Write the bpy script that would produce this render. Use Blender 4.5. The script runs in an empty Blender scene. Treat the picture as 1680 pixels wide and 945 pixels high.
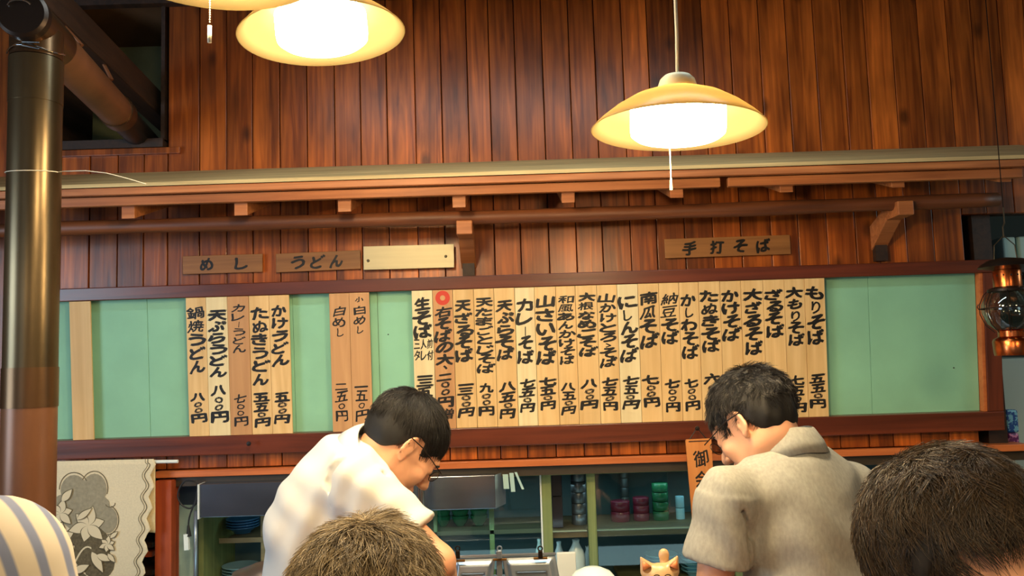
import bpy, math, random
import numpy as np
from mathutils import Vector, Matrix, noise
random.seed(7); np.random.seed(7)
S = bpy.context.scene
COL = S.collection

# ------------------------------------------------------------------ camera
FPX = 1350.0
CAM = Vector((0, 0, 1.62))
PITCH, ROLL = math.radians(5.0), math.radians(-1.8)
RC = Matrix.Rotation(math.pi/2 + PITCH, 3, 'X') @ Matrix.Rotation(ROLL, 3, 'Z')
cd = bpy.data.cameras.new('camera'); cam = bpy.data.objects.new('camera', cd); COL.objects.link(cam)
cam.location = CAM; cam.rotation_euler = RC.to_euler()
cd.sensor_width = 36; cd.lens = 36*FPX/1680; cd.clip_start = .05
S.camera = cam
S.view_settings.view_transform = 'Standard'; S.view_settings.look = 'None'
S.view_settings.gamma = 1; S.view_settings.use_curve_mapping = False
S.view_settings.exposure = 0.0
# ------------------------------------------------------------------ world and big lights
wd = bpy.data.worlds.new('world'); S.world = wd; wd.use_nodes = True
wd.node_tree.nodes['Background'].inputs[0].default_value = (.55, .75, 1, 1)
wd.node_tree.nodes['Background'].inputs[1].default_value = .12

def lin(c):
    return tuple((x/12.92 if x <= .04045 else ((x+.055)/1.055)**2.4) for x in [v/255 for v in c])
def area(loc, target, size, sizey, power, color, name='area_light'):
    l = bpy.data.lights.new(name, 'AREA'); l.shape = 'RECTANGLE'; l.size = size; l.size_y = sizey
    l.energy = power; l.color = color
    o = bpy.data.objects.new(name, l); COL.objects.link(o); o.location = loc
    o.rotation_euler = (Vector(target)-Vector(loc)).to_track_quat('-Z', 'Y').to_euler(); return o
def point(loc, r, power, color, name='lamp_light'):
    l = bpy.data.lights.new(name, 'POINT'); l.shadow_soft_size = r; l.energy = power; l.color = color
    o = bpy.data.objects.new(name, l); COL.objects.link(o); o.location = loc; return o
WARM = (1, .71, .36)
area((-2.9, .7, 1.7), (-.5, 2.0, 1.25), 1.0, 1.2, 38, (.62, .82, 1), 'daylight_window')
area((-1.6, -2.4, 1.9), (0, 2.5, 1.5), 1.6, 1.4, 8, (.70, .86, 1), 'rear_cool_fill')  # unseen cool fill, added behind the camera
def fill_spot(loc, power):
    l = bpy.data.lights.new('fill_spot', 'SPOT'); l.spot_size = math.radians(168); l.spot_blend = .22; l.shadow_soft_size = .12
    l.energy = power; l.color = WARM; o = bpy.data.objects.new('fill_spot', l); COL.objects.link(o); o.location = loc
fill_spot((-.9, -.3, 2.25), 28); fill_spot((.15, .0, 2.25), 34); fill_spot((1.3, -.1, 2.25), 40)  # unseen warm spots, added to brighten the wall and menu board
area((.0, 1.9, 2.9), (.0, 2.0, 1.0), 1.8, .12, 14, (.76, .95, 1), 'kitchen_fluorescent')
area((.15, 3.24, 1.135), (.15, 3.30, .3), 2.2, .05, 1.3, (.6, .95, 1), 'cabinet_fill')  # fill light added inside the cabinet, above the shelf
area((.1, 2.80, .84), (.1, 3.2, 1.15), 2.6, .08, 1.1, (.6, .93, 1), 'cabinet_front_fill')  # added fill below the frame, lights cabinet and hood from the front
area((.15, 3.11, .985), (.15, 3.32, .7), 2.2, .04, 1.0, (.6, .95, 1), 'lower_shelf_fill')  # second cabinet fill, added under the shelf for the dishes below
area((3.1, 2.2, 2.3), (2.1, 3.4, 1.6), .5, .5, 5, (.7, .95, 1), 'right_cool_fill')  # small cool fill, added to brighten the things at the right edge

def ray(u, v):
    return (RC @ Vector(((u-840)/FPX, -(v-472.5)/FPX, -1))).normalized()
def at(u, v, Y):
    d = ray(u, v); return CAM + d*((Y-CAM.y)/d.y)
def on(u, v, P0, N):
    d = ray(u, v); return CAM + d*((P0-CAM).dot(N)/d.dot(N))
def px(n, Y): return n*Y/FPX

# ------------------------------------------------------------------ tagging
def thing(name, label, cat, loc=(0, 0, 0), group=None):
    o = bpy.data.objects.new(name, None); COL.objects.link(o); o.location = loc
    o.empty_display_size = .05
    return tag(o, label, cat, group)
def tag(o, label=None, cat=None, group=None, kind=None):
    if label: o['label'] = label
    if cat: o['category'] = cat
    if group: o['group'] = group
    if kind: o['kind'] = kind
    return o

# ------------------------------------------------------------------ mesh builder
class MB:
    def __init__(s): s.v = []; s.f = []
    def add(s, vs, fs):
        n = len(s.v); s.v += [tuple(v) for v in vs]; s.f += [tuple(i+n for i in f) for f in fs]; return s
    def box(s, x0, x1, y0, y1, z0, z1, M=None):
        vs = [Vector((x, y, z)) for x in (x0, x1) for y in (y0, y1) for z in (z0, z1)]
        if M: vs = [M @ v for v in vs]
        return s.add(vs, [(0,1,3,2),(4,6,7,5),(0,4,5,1),(2,3,7,6),(0,2,6,4),(1,5,7,3)])
    def tube(s, pts, r, n=10, caps=True):
        pts = [Vector(p) for p in pts]; rs = r if isinstance(r, (list, tuple)) else [r]*len(pts)
        rings = []; prev = None
        for i, p in enumerate(pts):
            t = (pts[min(i+1, len(pts)-1)]-pts[max(i-1, 0)]).normalized()
            if prev is None:
                a = t.orthogonal().normalized()
            else:
                a = (prev - t*prev.dot(t)).normalized()
            prev = a; b = t.cross(a)
            rings.append([p + (a*math.cos(2*math.pi*k/n)+b*math.sin(2*math.pi*k/n))*rs[i] for k in range(n)])
        vs = [v for R in rings for v in R]
        fs = [(i*n+k, i*n+(k+1) % n, (i+1)*n+(k+1) % n, (i+1)*n+k) for i in range(len(pts)-1) for k in range(n)]
        if caps: fs += [tuple(range(n))[::-1], tuple((len(pts)-1)*n+k for k in range(n))]
        return s.add(vs, fs)
    def lathe(s, prof, c=(0, 0, 0), n=32, M=None, closed=False):
        c = Vector(c); vs = []
        for r, z in prof:
            for k in range(n):
                v = Vector((r*math.cos(2*math.pi*k/n), r*math.sin(2*math.pi*k/n), z))
                if M: v = M @ v
                vs.append(v+c)
        m = len(prof)
        fs = [(i*n+k, i*n+(k+1) % n, (i+1)*n+(k+1) % n, (i+1)*n+k) for i in range(m-1) for k in range(n)]
        if not closed:
            if prof[0][0] > 1e-5: fs.append(tuple(range(n))[::-1])
            if prof[-1][0] > 1e-5: fs.append(tuple((m-1)*n+k for k in range(n)))
        return s.add(vs, fs)
    def prism(s, poly, y0, y1):      # polygon in xz, extruded along y
        n = len(poly)
        vs = [(x, y0, z) for x, z in poly]+[(x, y1, z) for x, z in poly]
        return s.add(vs, [tuple(range(n)), tuple(range(n, 2*n))[::-1]]+[(i, i+n, (i+1) % n+n, (i+1) % n) for i in range(n)])
    def build(s, name, mat, parent=None, smooth=False, bevel=0, matrix=None):
        me = bpy.data.meshes.new(name); me.from_pydata(s.v, [], s.f); me.update()
        me.materials.append(mat)
        if smooth: me.shade_smooth()
        o = bpy.data.objects.new(name, me); COL.objects.link(o)
        if matrix is not None: o.matrix_world = matrix
        if parent:
            o.parent = parent
            if parent.type == 'EMPTY' or matrix is None:
                o.matrix_parent_inverse = Matrix.Translation(parent.location).inverted() if parent.parent is None and parent.rotation_euler.x == 0 else Matrix()
        if bevel:
            b = o.modifiers.new('bevel', 'BEVEL'); b.width = bevel; b.segments = 2; b.limit_method = 'ANGLE'
        return o
def smooth_angle(o, ang=40):
    me = o.data; me.shade_smooth()
    try: me.set_sharp_from_angle(angle=math.radians(ang))
    except Exception: pass
    return o

# ------------------------------------------------------------------ materials
def mat(name, col, rough=.5, metal=0, spec=.5, noise_scale=0, noise_amt=0, bump=0, stretch=(1, 1, 1), emit=None, estr=0, trans=0, alpha=1, objspace=True, coat=0):
    m = bpy.data.materials.new(name); m.use_nodes = True; nt = m.node_tree; b = nt.nodes['Principled BSDF']
    c = lin(col) if max(col) > 1 else col
    b.inputs['Base Color'].default_value = (*c, 1); b.inputs['Roughness'].default_value = rough
    b.inputs['Metallic'].default_value = metal; b.inputs['Specular IOR Level'].default_value = spec
    b.inputs['Transmission Weight'].default_value = trans; b.inputs['Coat Weight'].default_value = coat
    b.inputs['Alpha'].default_value = alpha
    if emit: b.inputs['Emission Color'].default_value = (*emit, 1); b.inputs['Emission Strength'].default_value = estr
    if noise_scale:
        tc = nt.nodes.new('ShaderNodeTexCoord'); mp = nt.nodes.new('ShaderNodeMapping'); mp.inputs['Scale'].default_value = stretch
        nz = nt.nodes.new('ShaderNodeTexNoise'); nz.inputs['Scale'].default_value = noise_scale; nz.inputs['Detail'].default_value = 5
        nt.links.new(tc.outputs['Object'], mp.inputs[0]); nt.links.new(mp.outputs[0], nz.inputs[0])
        if noise_amt:
            mx = nt.nodes.new('ShaderNodeMixRGB'); mx.blend_type = 'MULTIPLY'; mx.inputs[0].default_value = 1
            mr = nt.nodes.new('ShaderNodeMapRange'); mr.inputs['From Min'].default_value = .3; mr.inputs['From Max'].default_value = .7
            mr.inputs['To Min'].default_value = 1-noise_amt; mr.inputs['To Max'].default_value = 1+noise_amt
            nt.links.new(nz.outputs[0], mr.inputs[0]); mx.inputs[1].default_value = (*c, 1)
            nt.links.new(mr.outputs[0], mx.inputs[2]); nt.links.new(mx.outputs[0], b.inputs['Base Color'])
        if bump:
            bp = nt.nodes.new('ShaderNodeBump'); bp.inputs['Strength'].default_value = bump; bp.inputs['Distance'].default_value = .003
            nt.links.new(nz.outputs[0], bp.inputs['Height']); nt.links.new(bp.outputs[0], b.inputs['Normal'])
    return m
def wood(name, dark, light, rough=.4, vary=.35, knots=True, axis='Z', grain=40, coat=0, dirt=.0):
    m = bpy.data.materials.new(name); m.use_nodes = True; nt = m.node_tree; b = nt.nodes['Principled BSDF']; L = nt.links.new; N = nt.nodes.new
    tc = N('ShaderNodeTexCoord'); oi = N('ShaderNodeObjectInfo')
    mul = N('ShaderNodeMath'); mul.operation = 'MULTIPLY'; mul.inputs[1].default_value = 37.0; L(oi.outputs['Random'], mul.inputs[0])
    comb = N('ShaderNodeCombineXYZ'); L(mul.outputs[0], comb.inputs[0]); L(mul.outputs[0], comb.inputs[1]); L(mul.outputs[0], comb.inputs[2])
    add = N('ShaderNodeVectorMath'); add.operation = 'ADD'; L(tc.outputs['Object'], add.inputs[0]); L(comb.outputs[0], add.inputs[1])
    mp = N('ShaderNodeMapping'); sc = {'Z': (1, 1, .045), 'X': (.045, 1, 1), 'Y': (1, .045, 1)}[axis]; mp.inputs['Scale'].default_value = sc
    L(add.outputs[0], mp.inputs[0])
    nz = N('ShaderNodeTexNoise'); nz.inputs['Scale'].default_value = grain; nz.inputs['Detail'].default_value = 6; nz.inputs['Distortion'].default_value = 1.2
    L(mp.outputs[0], nz.inputs[0])
    cr = N('ShaderNodeValToRGB'); cr.color_ramp.elements[0].position = .3; cr.color_ramp.elements[1].position = .7
    cr.color_ramp.elements[0].color = (*lin(dark), 1); cr.color_ramp.elements[1].color = (*lin(light), 1); L(nz.outputs[0], cr.inputs[0])
    # broad patches
    mp2 = N('ShaderNodeMapping'); mp2.inputs['Scale'].default_value = tuple(.3 if s < 1 else 1 for s in sc); L(add.outputs[0], mp2.inputs[0])
    n2 = N('ShaderNodeTexNoise'); n2.inputs['Scale'].default_value = 9; n2.inputs['Detail'].default_value = 3; L(mp2.outputs[0], n2.inputs[0])
    mr = N('ShaderNodeMapRange'); mr.inputs['From Min'].default_value = .3; mr.inputs['From Max'].default_value = .7
    mr.inputs['To Min'].default_value = 1-vary; mr.inputs['To Max'].default_value = 1+vary*.6; L(n2.outputs[0], mr.inputs[0])
    mr2 = N('ShaderNodeMapRange'); mr2.inputs['To Min'].default_value = 1-vary*.7; mr2.inputs['To Max'].default_value = 1+vary*.5; L(oi.outputs['Random'], mr2.inputs[0])
    mm = N('ShaderNodeMath'); mm.operation = 'MULTIPLY'; L(mr.outputs[0], mm.inputs[0]); L(mr2.outputs[0], mm.inputs[1])
    mx = N('ShaderNodeMixRGB'); mx.blend_type = 'MULTIPLY'; mx.inputs[0].default_value = 1; L(cr.outputs[0], mx.inputs[1]); L(mm.outputs[0], mx.inputs[2])
    out = mx
    if knots:
        mp3 = N('ShaderNodeMapping'); mp3.inputs['Scale'].default_value = tuple(.55 if s < 1 else 1 for s in sc); L(add.outputs[0], mp3.inputs[0])
        vo = N('ShaderNodeTexVoronoi'); vo.inputs['Scale'].default_value = 6.5; L(mp3.outputs[0], vo.inputs[0])
        k = N('ShaderNodeMapRange'); k.inputs['From Min'].default_value = .05; k.inputs['From Max'].default_value = .16
        k.inputs['To Min'].default_value = .35; k.inputs['To Max'].default_value = 1; L(vo.outputs['Distance'], k.inputs[0])
        mk = N('ShaderNodeMixRGB'); mk.blend_type = 'MULTIPLY'; mk.inputs[0].default_value = 1; L(out.outputs[0], mk.inputs[1]); L(k.outputs[0], mk.inputs[2]); out = mk
    L(out.outputs[0], b.inputs['Base Color'])
    b.inputs['Roughness'].default_value = rough; b.inputs['Coat Weight'].default_value = coat; b.inputs['Coat Roughness'].default_value = .25
    bp = N('ShaderNodeBump'); bp.inputs['Strength'].default_value = .25; bp.inputs['Distance'].default_value = .002
    L(nz.outputs[0], bp.inputs['Height']); L(bp.outputs[0], b.inputs['Normal'])
    return m
M = {}
M['plank'] = wood('cedar_plank', (124, 56, 17), (204, 108, 38), .33, .52, grain=38)
M['eave'] = wood('eave_wood', (158, 92, 50), (198, 126, 74), .5, .2, knots=False, axis='X')
M['eavetop'] = wood('eave_top_dusty', (178, 152, 104), (214, 190, 136), .8, .15, knots=False, axis='X')
M['log'] = wood('purlin_log', (92, 50, 27), (132, 76, 42), .5, .25, knots=False, axis='X', grain=25)
M['frame'] = wood('dark_frame_wood', (84, 36, 20), (120, 54, 30), .35, .2, knots=False, axis='X', grain=30, coat=.2)
M['framev'] = wood('dark_frame_wood_upright', (84, 36, 20), (120, 54, 30), .4, .2, knots=False, grain=30)
M['strip'] = wood('orange_strip_wood', (186, 96, 46), (208, 118, 62), .4, .12, knots=False, axis='X')
M['plaque'] = wood('menu_plaque_wood', (222, 176, 112), (240, 200, 138), .55, .10, knots=False, grain=30)
M['plaque_pale'] = wood('menu_plaque_pale', (228, 202, 150), (242, 222, 172), .55, .05, knots=False, grain=30)
M['plaque_brown'] = wood('menu_plaque_aged', (192, 138, 88), (212, 160, 106), .55, .06, knots=False, grain=30)
M['sign'] = wood('header_sign_wood', (140, 92, 48), (168, 114, 62), .5, .15, knots=False, axis='X')
M['orange'] = wood('bill_board_wood', (206, 122, 58), (224, 146, 76), .5, .08, knots=False)
M['green'] = mat('green_board_paint', (142, 196, 160), .6, noise_scale=6, noise_amt=.07)
M['ink'] = mat('brush_ink', (16, 12, 10), .55)
M['red'] = mat('red_stamp_ink', (206, 60, 40), .6)
M['steelplate'] = mat('brushed_plate', (196, 186, 150), .45, .3, noise_scale=60, noise_amt=.06, stretch=(.05, 1, 1))
M['screw'] = mat('screw_metal', (120, 110, 90), .35, .9)
M['nail'] = mat('nail_dark', (40, 34, 30), .4, .6)
M['black'] = mat('black_cord', (18, 18, 20), .5)
M['cord'] = mat('white_cord', (226, 214, 186), .6)
M['cap'] = mat('lamp_cap_cream', (222, 205, 160), .5)
M['brass'] = mat('oxidised_brass', (92, 78, 56), .3, .8, noise_scale=7, noise_amt=.45, stretch=(1, 1, .35), bump=.1)
M['brassdark'] = mat('heat_darkened_steel', (96, 72, 50), .3, .85, noise_scale=5, noise_amt=.4, stretch=(1, 1, .3))
M['brownpipe'] = mat('brown_enamel_pipe', (116, 76, 50), .36, .3, noise_scale=9, noise_amt=.25, stretch=(1, 1, .3))
M['chrome'] = mat('chrome', (210, 215, 218), .12, 1)
M['steel'] = mat('brushed_steel', (176, 190, 204), .32, .75, noise_scale=14, noise_amt=.15, stretch=(.2, 1, 1))
M['steelgloss'] = mat('glossy_steel', (150, 162, 178), .2, .95, noise_scale=9, noise_amt=.25, stretch=(.3, 1, 1), bump=.12)
M['darkwood'] = wood('dark_beam_wood', (40, 26, 18), (62, 40, 26), .6, .2, knots=False, axis='Y')
M['recess'] = mat('recess_wall_green', (150, 156, 116), .9, noise_scale=8, noise_amt=.15)
M['post'] = wood('red_post_wood', (140, 56, 26), (178, 80, 38), .4, .15, knots=False)
M['greenwood'] = wood('green_painted_wood', (104, 116, 66), (132, 142, 86), .5, .12, knots=False)
M['greenwoodx'] = wood('green_painted_wood_rail', (104, 116, 66), (132, 142, 86), .5, .12, knots=False, axis='X')
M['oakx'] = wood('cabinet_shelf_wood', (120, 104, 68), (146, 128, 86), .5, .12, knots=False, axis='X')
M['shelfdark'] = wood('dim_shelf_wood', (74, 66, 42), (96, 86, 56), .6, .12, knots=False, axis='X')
M['cabin'] = mat('cabinet_interior', (64, 88, 92), .8, noise_scale=6, noise_amt=.1)
M['palepanel'] = mat('pale_kitchen_panel', (176, 204, 196), .4, noise_scale=5, noise_amt=.12)
M['white'] = mat('white_plastic', (228, 232, 226), .4)
M['porcelain'] = mat('white_porcelain', (205, 226, 228), .25, noise_scale=20, noise_amt=.03)
M['bluebowl'] = mat('blue_glaze', (60, 110, 150), .2)
M['bluewhite'] = mat('pale_blue_glaze', (150, 196, 214), .25)
M['greenbowl'] = mat('green_glaze', (34, 96, 62), .2)
M['tin'] = mat('dark_tin', (104, 112, 116), .34, .7, noise_scale=10, noise_amt=.1)
M['redtin'] = mat('maroon_lacquer', (110, 34, 52), .25)
M['darkbox'] = mat('dark_lacquer_box', (44, 34, 38), .35)
M['skin'] = mat('skin', (226, 168, 132), .5, noise_scale=18, noise_amt=.06)
M['skin'].node_tree.nodes['Principled BSDF'].inputs['Subsurface Weight'].default_value = .12
M['skin'].node_tree.nodes['Principled BSDF'].inputs['Subsurface Radius'].default_value = (.02, .008, .004)
M['whiteshirt'] = mat('white_cotton_shirt', (222, 221, 214), .8, noise_scale=9, noise_amt=.02)
M['greypolo'] = mat('heather_grey_polo', (152, 152, 144), .9, noise_scale=140, noise_amt=.12, bump=.15, stretch=(1, 1, .5))
M['trouser'] = mat('dark_trousers', (36, 38, 44), .85)
M['hairblack'] = mat('black_hair', (10, 8, 6), .7, noise_scale=30, noise_amt=.3)
M['hairdark'] = mat('dark_brown_hair', (26, 20, 14), .8, noise_scale=25, noise_amt=.5)
M['hairgrey'] = mat('grey_brown_hair', (84, 70, 48), .8, noise_scale=25, noise_amt=.5)
def thin_glass(name, tint, f):
    m = bpy.data.materials.new(name); m.use_nodes = True; nt = m.node_tree; nt.nodes.clear(); N = nt.nodes.new
    o = N('ShaderNodeOutputMaterial'); t = N('ShaderNodeBsdfTransparent'); g = N('ShaderNodeBsdfGlossy'); x = N('ShaderNodeMixShader'); fr = N('ShaderNodeLayerWeight'); mr = N('ShaderNodeMapRange')
    t.inputs[0].default_value = (*tint, 1); g.inputs['Roughness'].default_value = .04; fr.inputs[0].default_value = .3
    mr.inputs['To Min'].default_value = f; mr.inputs['To Max'].default_value = .6
    nt.links.new(fr.outputs['Facing'], mr.inputs[0]); nt.links.new(mr.outputs[0], x.inputs[0])
    nt.links.new(t.outputs[0], x.inputs[1]); nt.links.new(g.outputs[0], x.inputs[2]); nt.links.new(x.outputs[0], o.inputs[0]); return m
M['lens'] = thin_glass('clear_glass', (.86, .9, .82), .06)
M['copper'] = mat('copper', (200, 108, 58), .24, 1, noise_scale=20, noise_amt=.2)
M['iron'] = mat('dark_iron', (46, 36, 30), .4, .7)

# ================================================================== STRUCTURE
W = 3.0
PX = [-260,-213,-168,-122,-76,-31,14,58,102,149,195,238,277,329,374,417,462,507,553,596,640,687,731,775,812,855,901,946,989,1035,1078,1124,1170,1216,1265,1310,1357,1404,1442,1487,1532,1580]
VR = 420  # boundaries were read about this height
def zat(u, v, Y=W): return at(u, v, Y).z
ZTOP = 3.06
ZLINT = zat(500, 762, W)
wall = MB(); wx0 = at(PX[0], VR, W).x; wx1 = at(PX[-1], VR, W).x
xw0, xw1 = at(108, 120, W).x, at(268, 120, W).x     # upper-left opening
zw0 = zat(180, 236, W)
wall.box(wx0-.8, xw0-.01, W+.02, W+.06, ZLINT, ZTOP)
wall.box(xw0-.01, xw1+.01, W+.02, W+.06, ZLINT, zw0-.01)
wall.box(xw1+.01, wx1, W+.02, W+.06, ZLINT, ZTOP).box(wx1, at(1801, VR, W).x, W+.02, W+.06, zat(1600, 352, W), ZTOP)
wb = wall.build('wall_back', M['darkwood']); tag(wb, kind='structure')
PX += [1622, 1668, 1712, 1757, 1801]
for i in range(len(PX)-1):
    x0, x1 = at(PX[i], VR, W).x, at(PX[i+1], VR, W).x
    dy = random.uniform(-.0025, .0025)
    top = ZTOP
    zb = ZLINT if PX[i] < 1575 else zat(1600, 352, W)
    g = .0016
    if x1 > xw0+.02 and x0 < xw1-.03:
        top = zw0-.028
    m = MB().box(x0+g, x1-g, W-.012+dy, W+.02, zb, top)
    m.build('plank', M['plank'], wb, bevel=.002)
# extra plank column piece right of the opening / left of it sit full height automatically
fl = MB().box(-3.2, 3.4, -2.8, 4.2, -.1, 0).build('floor', mat('floor_tiles', (96, 84, 70), .5, noise_scale=3, noise_amt=.2)); tag(fl, kind='structure')
ce = MB().box(-3.2, 3.4, -2.8, 4.2, ZTOP, ZTOP+.1).build('ceiling', mat('ceiling_boards', (120, 84, 54), .7, noise_scale=3, noise_amt=.2)); tag(ce, kind='structure')
wl = MB().box(-3.25, -3.2, -2.8, 4.2, 0, ZTOP).build('wall_left', mat('side_plaster', (150, 120, 90), .85, noise_scale=3, noise_amt=.1)); tag(wl, kind='structure')
wr = MB().box(3.4, 3.45, -2.8, 4.2, 0, ZTOP).build('wall_right', mat('side_plaster_pale', (160, 150, 130), .85, noise_scale=3, noise_amt=.1)); tag(wr, kind='structure')
bk = MB().box(-3.2, 3.4, 4.15, 4.2, 0, ZTOP).build('wall_kitchen', mat('kitchen_wall', (60, 66, 60), .8, noise_scale=3, noise_amt=.1)); tag(bk, kind='structure')
# ceiling trim along the top of the plank wall
tr = MB().box(wx0-.5, wx1+.6, W-.05, W-.014, zat(600, 4), ZTOP-.001).build('trim_1', M['darkwood']); tag(tr, kind='structure')
# opening frame, upper left
wn = MB()
wn.box(xw0-.05, xw0, W-.03, W+.2, zw0-.0, ZTOP-.06).box(xw1, xw1+.014, W-.02, W+.2, zw0, ZTOP-.06)
wn.box(xw0-.05, xw1+.014, W-.035, W+.2, zw0-.026, zw0+.006)
wn = wn.build('window_1', M['darkwood']); tag(wn, kind='structure')
z_s = zat(180, 258, W)
MB().box(xw0-.05, at(300, 250, W).x, W-.03, W-.013, z_s, zw0-.027).build('window_sill', M['plank'], wn, bevel=.002)
MB().box(xw0-1.1, xw1+.5, W+.55, W+.6, zw0-.3, ZTOP).build('recess_back', M['recess'], wn)
# lintel strip and dark head rail of the cabinet opening
xa, xb = at(262, 770, W).x, at(1680, 730, W).x
ls = MB().box(xa, xb, W-.035, W+.06, zat(500, 775), zat(500, 764)).build('trim_2', M['strip'], bevel=.002); tag(ls, kind='structure')
lh = MB().box(xa, xb, W-.012, W+.08, zat(500, 791), zat(500, 775.5)).build('trim_3', mat('head_rail_dark', (58, 48, 36), .5)); tag(lh, kind='structure')
# wall left of the opening, under the plank wall
wl2 = MB().box(wx0-.8, at(120, 850, W).x, W, W+.05, 0, ZLINT-.001).build('wall_lower', M['plank']); tag(wl2, kind='structure')

# ================================================================== EAVES
ev = thing('eaves_canopy', 'narrow wooden eaves with rafter ends and a round log purlin above the menu board', 'eaves', (0, 2.75, 2.2))
YF = 2.62
ex0, ex1 = at(-260, 300, YF).x, at(1790, 243, YF).x
def zc(u, v, Y): return at(u, v, Y).z
zt = zc(611, 288, YF); zt2 = zc(611, 271, W-.014)
zb1 = zc(611, 306, YF); zb2 = zc(611, 324, YF+.03)
# sloping pale top board
vs = [(ex0, YF-.004, zt), (ex1, YF-.004, zt), (ex1, W-.014, zt2), (ex0, W-.014, zt2)]
vs += [(x, y, z-.012) for x, y, z in vs]
MB().add(vs, [(0,1,2,3),(7,6,5,4),(0,4,5,1),(1,5,6,2),(2,6,7,3),(3,7,4,0)]).build('roof_board', M['eavetop'], ev)
MB().box(ex0, ex1, YF, YF+.022, zb1, zt-.013).build('fascia_board', M['eave'], ev, bevel=.002)
xs = at(1182, 300, YF+.03).x; xs2 = at(1195, 300, YF+.03).x
MB().box(ex0, xs, YF+.03, YF+.052, zb2, zb1+.0).build('eave_batten', M['eave'], ev, bevel=.002)
MB().box(xs2, at(1676, 260, YF+.03).x, YF+.03, YF+.052, zb2, zb1).build('eave_batten', M['eave'], ev, bevel=.002)
YR = YF+.06
for u, v in ((-170, 352), (20, 349), (210, 346), (395, 341), (565, 335), (753, 328), (932, 320), (1110, 312), (1290, 303), (1473, 295), (1648, 286)):
    p = at(u, v, YR); w_, h_ = px(22, YR)/2, px(26, YR)/2
    sl = (zt2-zt)/(W-YF)
    yy = W-.014
    vs = []
    for y in (YR, yy):
        dz = (y-YR)*sl
        for x in (p.x-w_, p.x+w_):
            for z in (p.z-h_, p.z+h_+.004): vs.append((x, y, z+dz))
    MB().add(vs, [(0,2,3,1),(4,5,7,6),(0,1,5,4),(2,6,7,3),(1,3,7,5),(0,4,6,2)]).build('rafter', M['eave'], ev, bevel=.002)
    yy_ = yy
# soffit boards over the rafters (dark)
vs = [(ex0, YF+.053, zt-.03), (ex1, YF+.053, zt-.03), (ex1, W-.014, zt2-.02), (ex0, W-.014, zt2-.02)]
vs += [(x, y, z+.006) for x, y, z in vs]
MB().add(vs, [(3,2,1,0),(4,5,6,7),(0,1,5,4),(1,2,6,5),(2,3,7,6),(3,0,4,7)]).build('soffit_board', M['darkwood'], ev)
YL = 2.80
pl = at(611, 361, YL); rl = px(24, YL)/2
lx0, lx1 = at(-260, 380, YL).x, at(1636, 320, YL).x
lp = []
for i in range(60):
    t = i/59; lp.append((lx0+(lx1-lx0)*t, YL, pl.z+.004*math.sin(7*t)))
MB().tube(lp, [rl*(1+.06*math.sin(i*.7)) for i in range(60)], 16).build('log_purlin', M['log'], ev, smooth=True)
for u, v, up, v2 in ((762, 372, 768, 440), (1483, 340, 1437, 405)):
    p = at(u, v, YL-.03); q = at(up, 400, W)
    hw = px(13, YL)
    qx = q.x if u > 1000 else p.x
    vs = []
    for (x, y, z0, z1) in ((p.x, YL-.045, p.z-.028, p.z+.02), (p.x, YL+.05, p.z-.03, p.z+.02), (p.x, W-.014, p.z-.12, p.z-.03)):
        for dx in (-hw, hw):
            vs += [(x+dx, y, z0), (x+dx, y, z1)]
    fs = [(0,2,3,1)]
    for i in (0, 4):
        fs += [(i, i+1, i+5, i+4), (i+2, i+6, i+7, i+3), (i+1, i+3, i+7, i+5), (i, i+4, i+6, i+2)]
    fs += [(8, 9, 11, 10)]
    MB().add(vs, fs).build('bracket_arm', M['eave'], ev, bevel=.003)
    MB().box(p.x-hw*.8, p.x+hw*.8, W-.04, W-.0145, zat(up, 462 if u < 1000 else 430), p.z-.06).build('bracket_post', M['darkwood'], ev)

# ================================================================== MENU FRAME
TA = math.radians(4.5)
P0 = Vector((0, 2.945, at(840, 600, 2.945).z))
PN = Vector((0, -math.cos(TA), -math.sin(TA)))
PU = Vector((0, -math.sin(TA), math.cos(TA)))
PM = Matrix.Translation(P0) @ Matrix.Rotation(TA, 4, 'X')
def pl2(u, v):
    p = on(u, v, P0, PN)-P0; return p.x, p.dot(PU)
def mean_s(pts): return sum(pl2(*p)[1] for p in pts)/len(pts)
s_topi = mean_s([(110, 494), (840, 472), (1340, 456), (1600, 449)])   # lower edge of top rail
s_topo = mean_s([(300, 468), (1100, 442), (1500, 430)])               # upper edge
s_boti = mean_s([(110, 720), (620, 706), (1355, 683), (1610, 675)])
s_boto = mean_s([(200, 752), (860, 728), (1500, 708)])
mf = thing('menu_board', 'long dark brown frame with green backing that holds the wooden menu plaques', 'menu frame', P0)
mf.rotation_euler = (TA, 0, 0)
def pbuild(mb, name, mt, parent=None, bevel=0, smooth=False):
    me = bpy.data.meshes.new(name); me.from_pydata(mb.v, [], mb.f); me.update(); me.materials.append(mt)
    if smooth: me.shade_smooth()
    o = bpy.data.objects.new(name, me); COL.objects.link(o)
    if parent: o.parent = parent
    else: o.matrix_world = PM
    if bevel:
        b = o.modifiers.new('bevel', 'BEVEL'); b.width = bevel; b.segments = 2
    return o
fx0, fx1 = pl2(45, 600)[0], pl2(1640, 600)[0]
fxi = pl2(1607, 560)[0]
MBp = MB
pbuild(MB().box(fx0, fx1, -.02, .02, s_topi, s_topo), 'top_rail', M['frame'], mf, .003)
pbuild(MB().box(fx0, fx1, -.02, .02, s_boto, s_boti), 'bottom_rail', M['frame'], mf, .003)
pbuild(MB().box(fxi+.012, fx1, -.018, .02, s_boti, s_topi), 'end_stile', M['framev'], mf, .003)
pbuild(MB().box(fx0, fx0+.05, -.018, .02, s_boti, s_topi), 'end_stile', M['framev'], mf, .003)
pbuild(MB().box(fxi, fxi+.012, -.014, .014, s_boti, s_topi), 'inner_bead', M['strip'], mf, .001)
seams = [pl2(u, 560)[0] for u in (240, 480, 620, 1000, 1430)]
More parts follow.
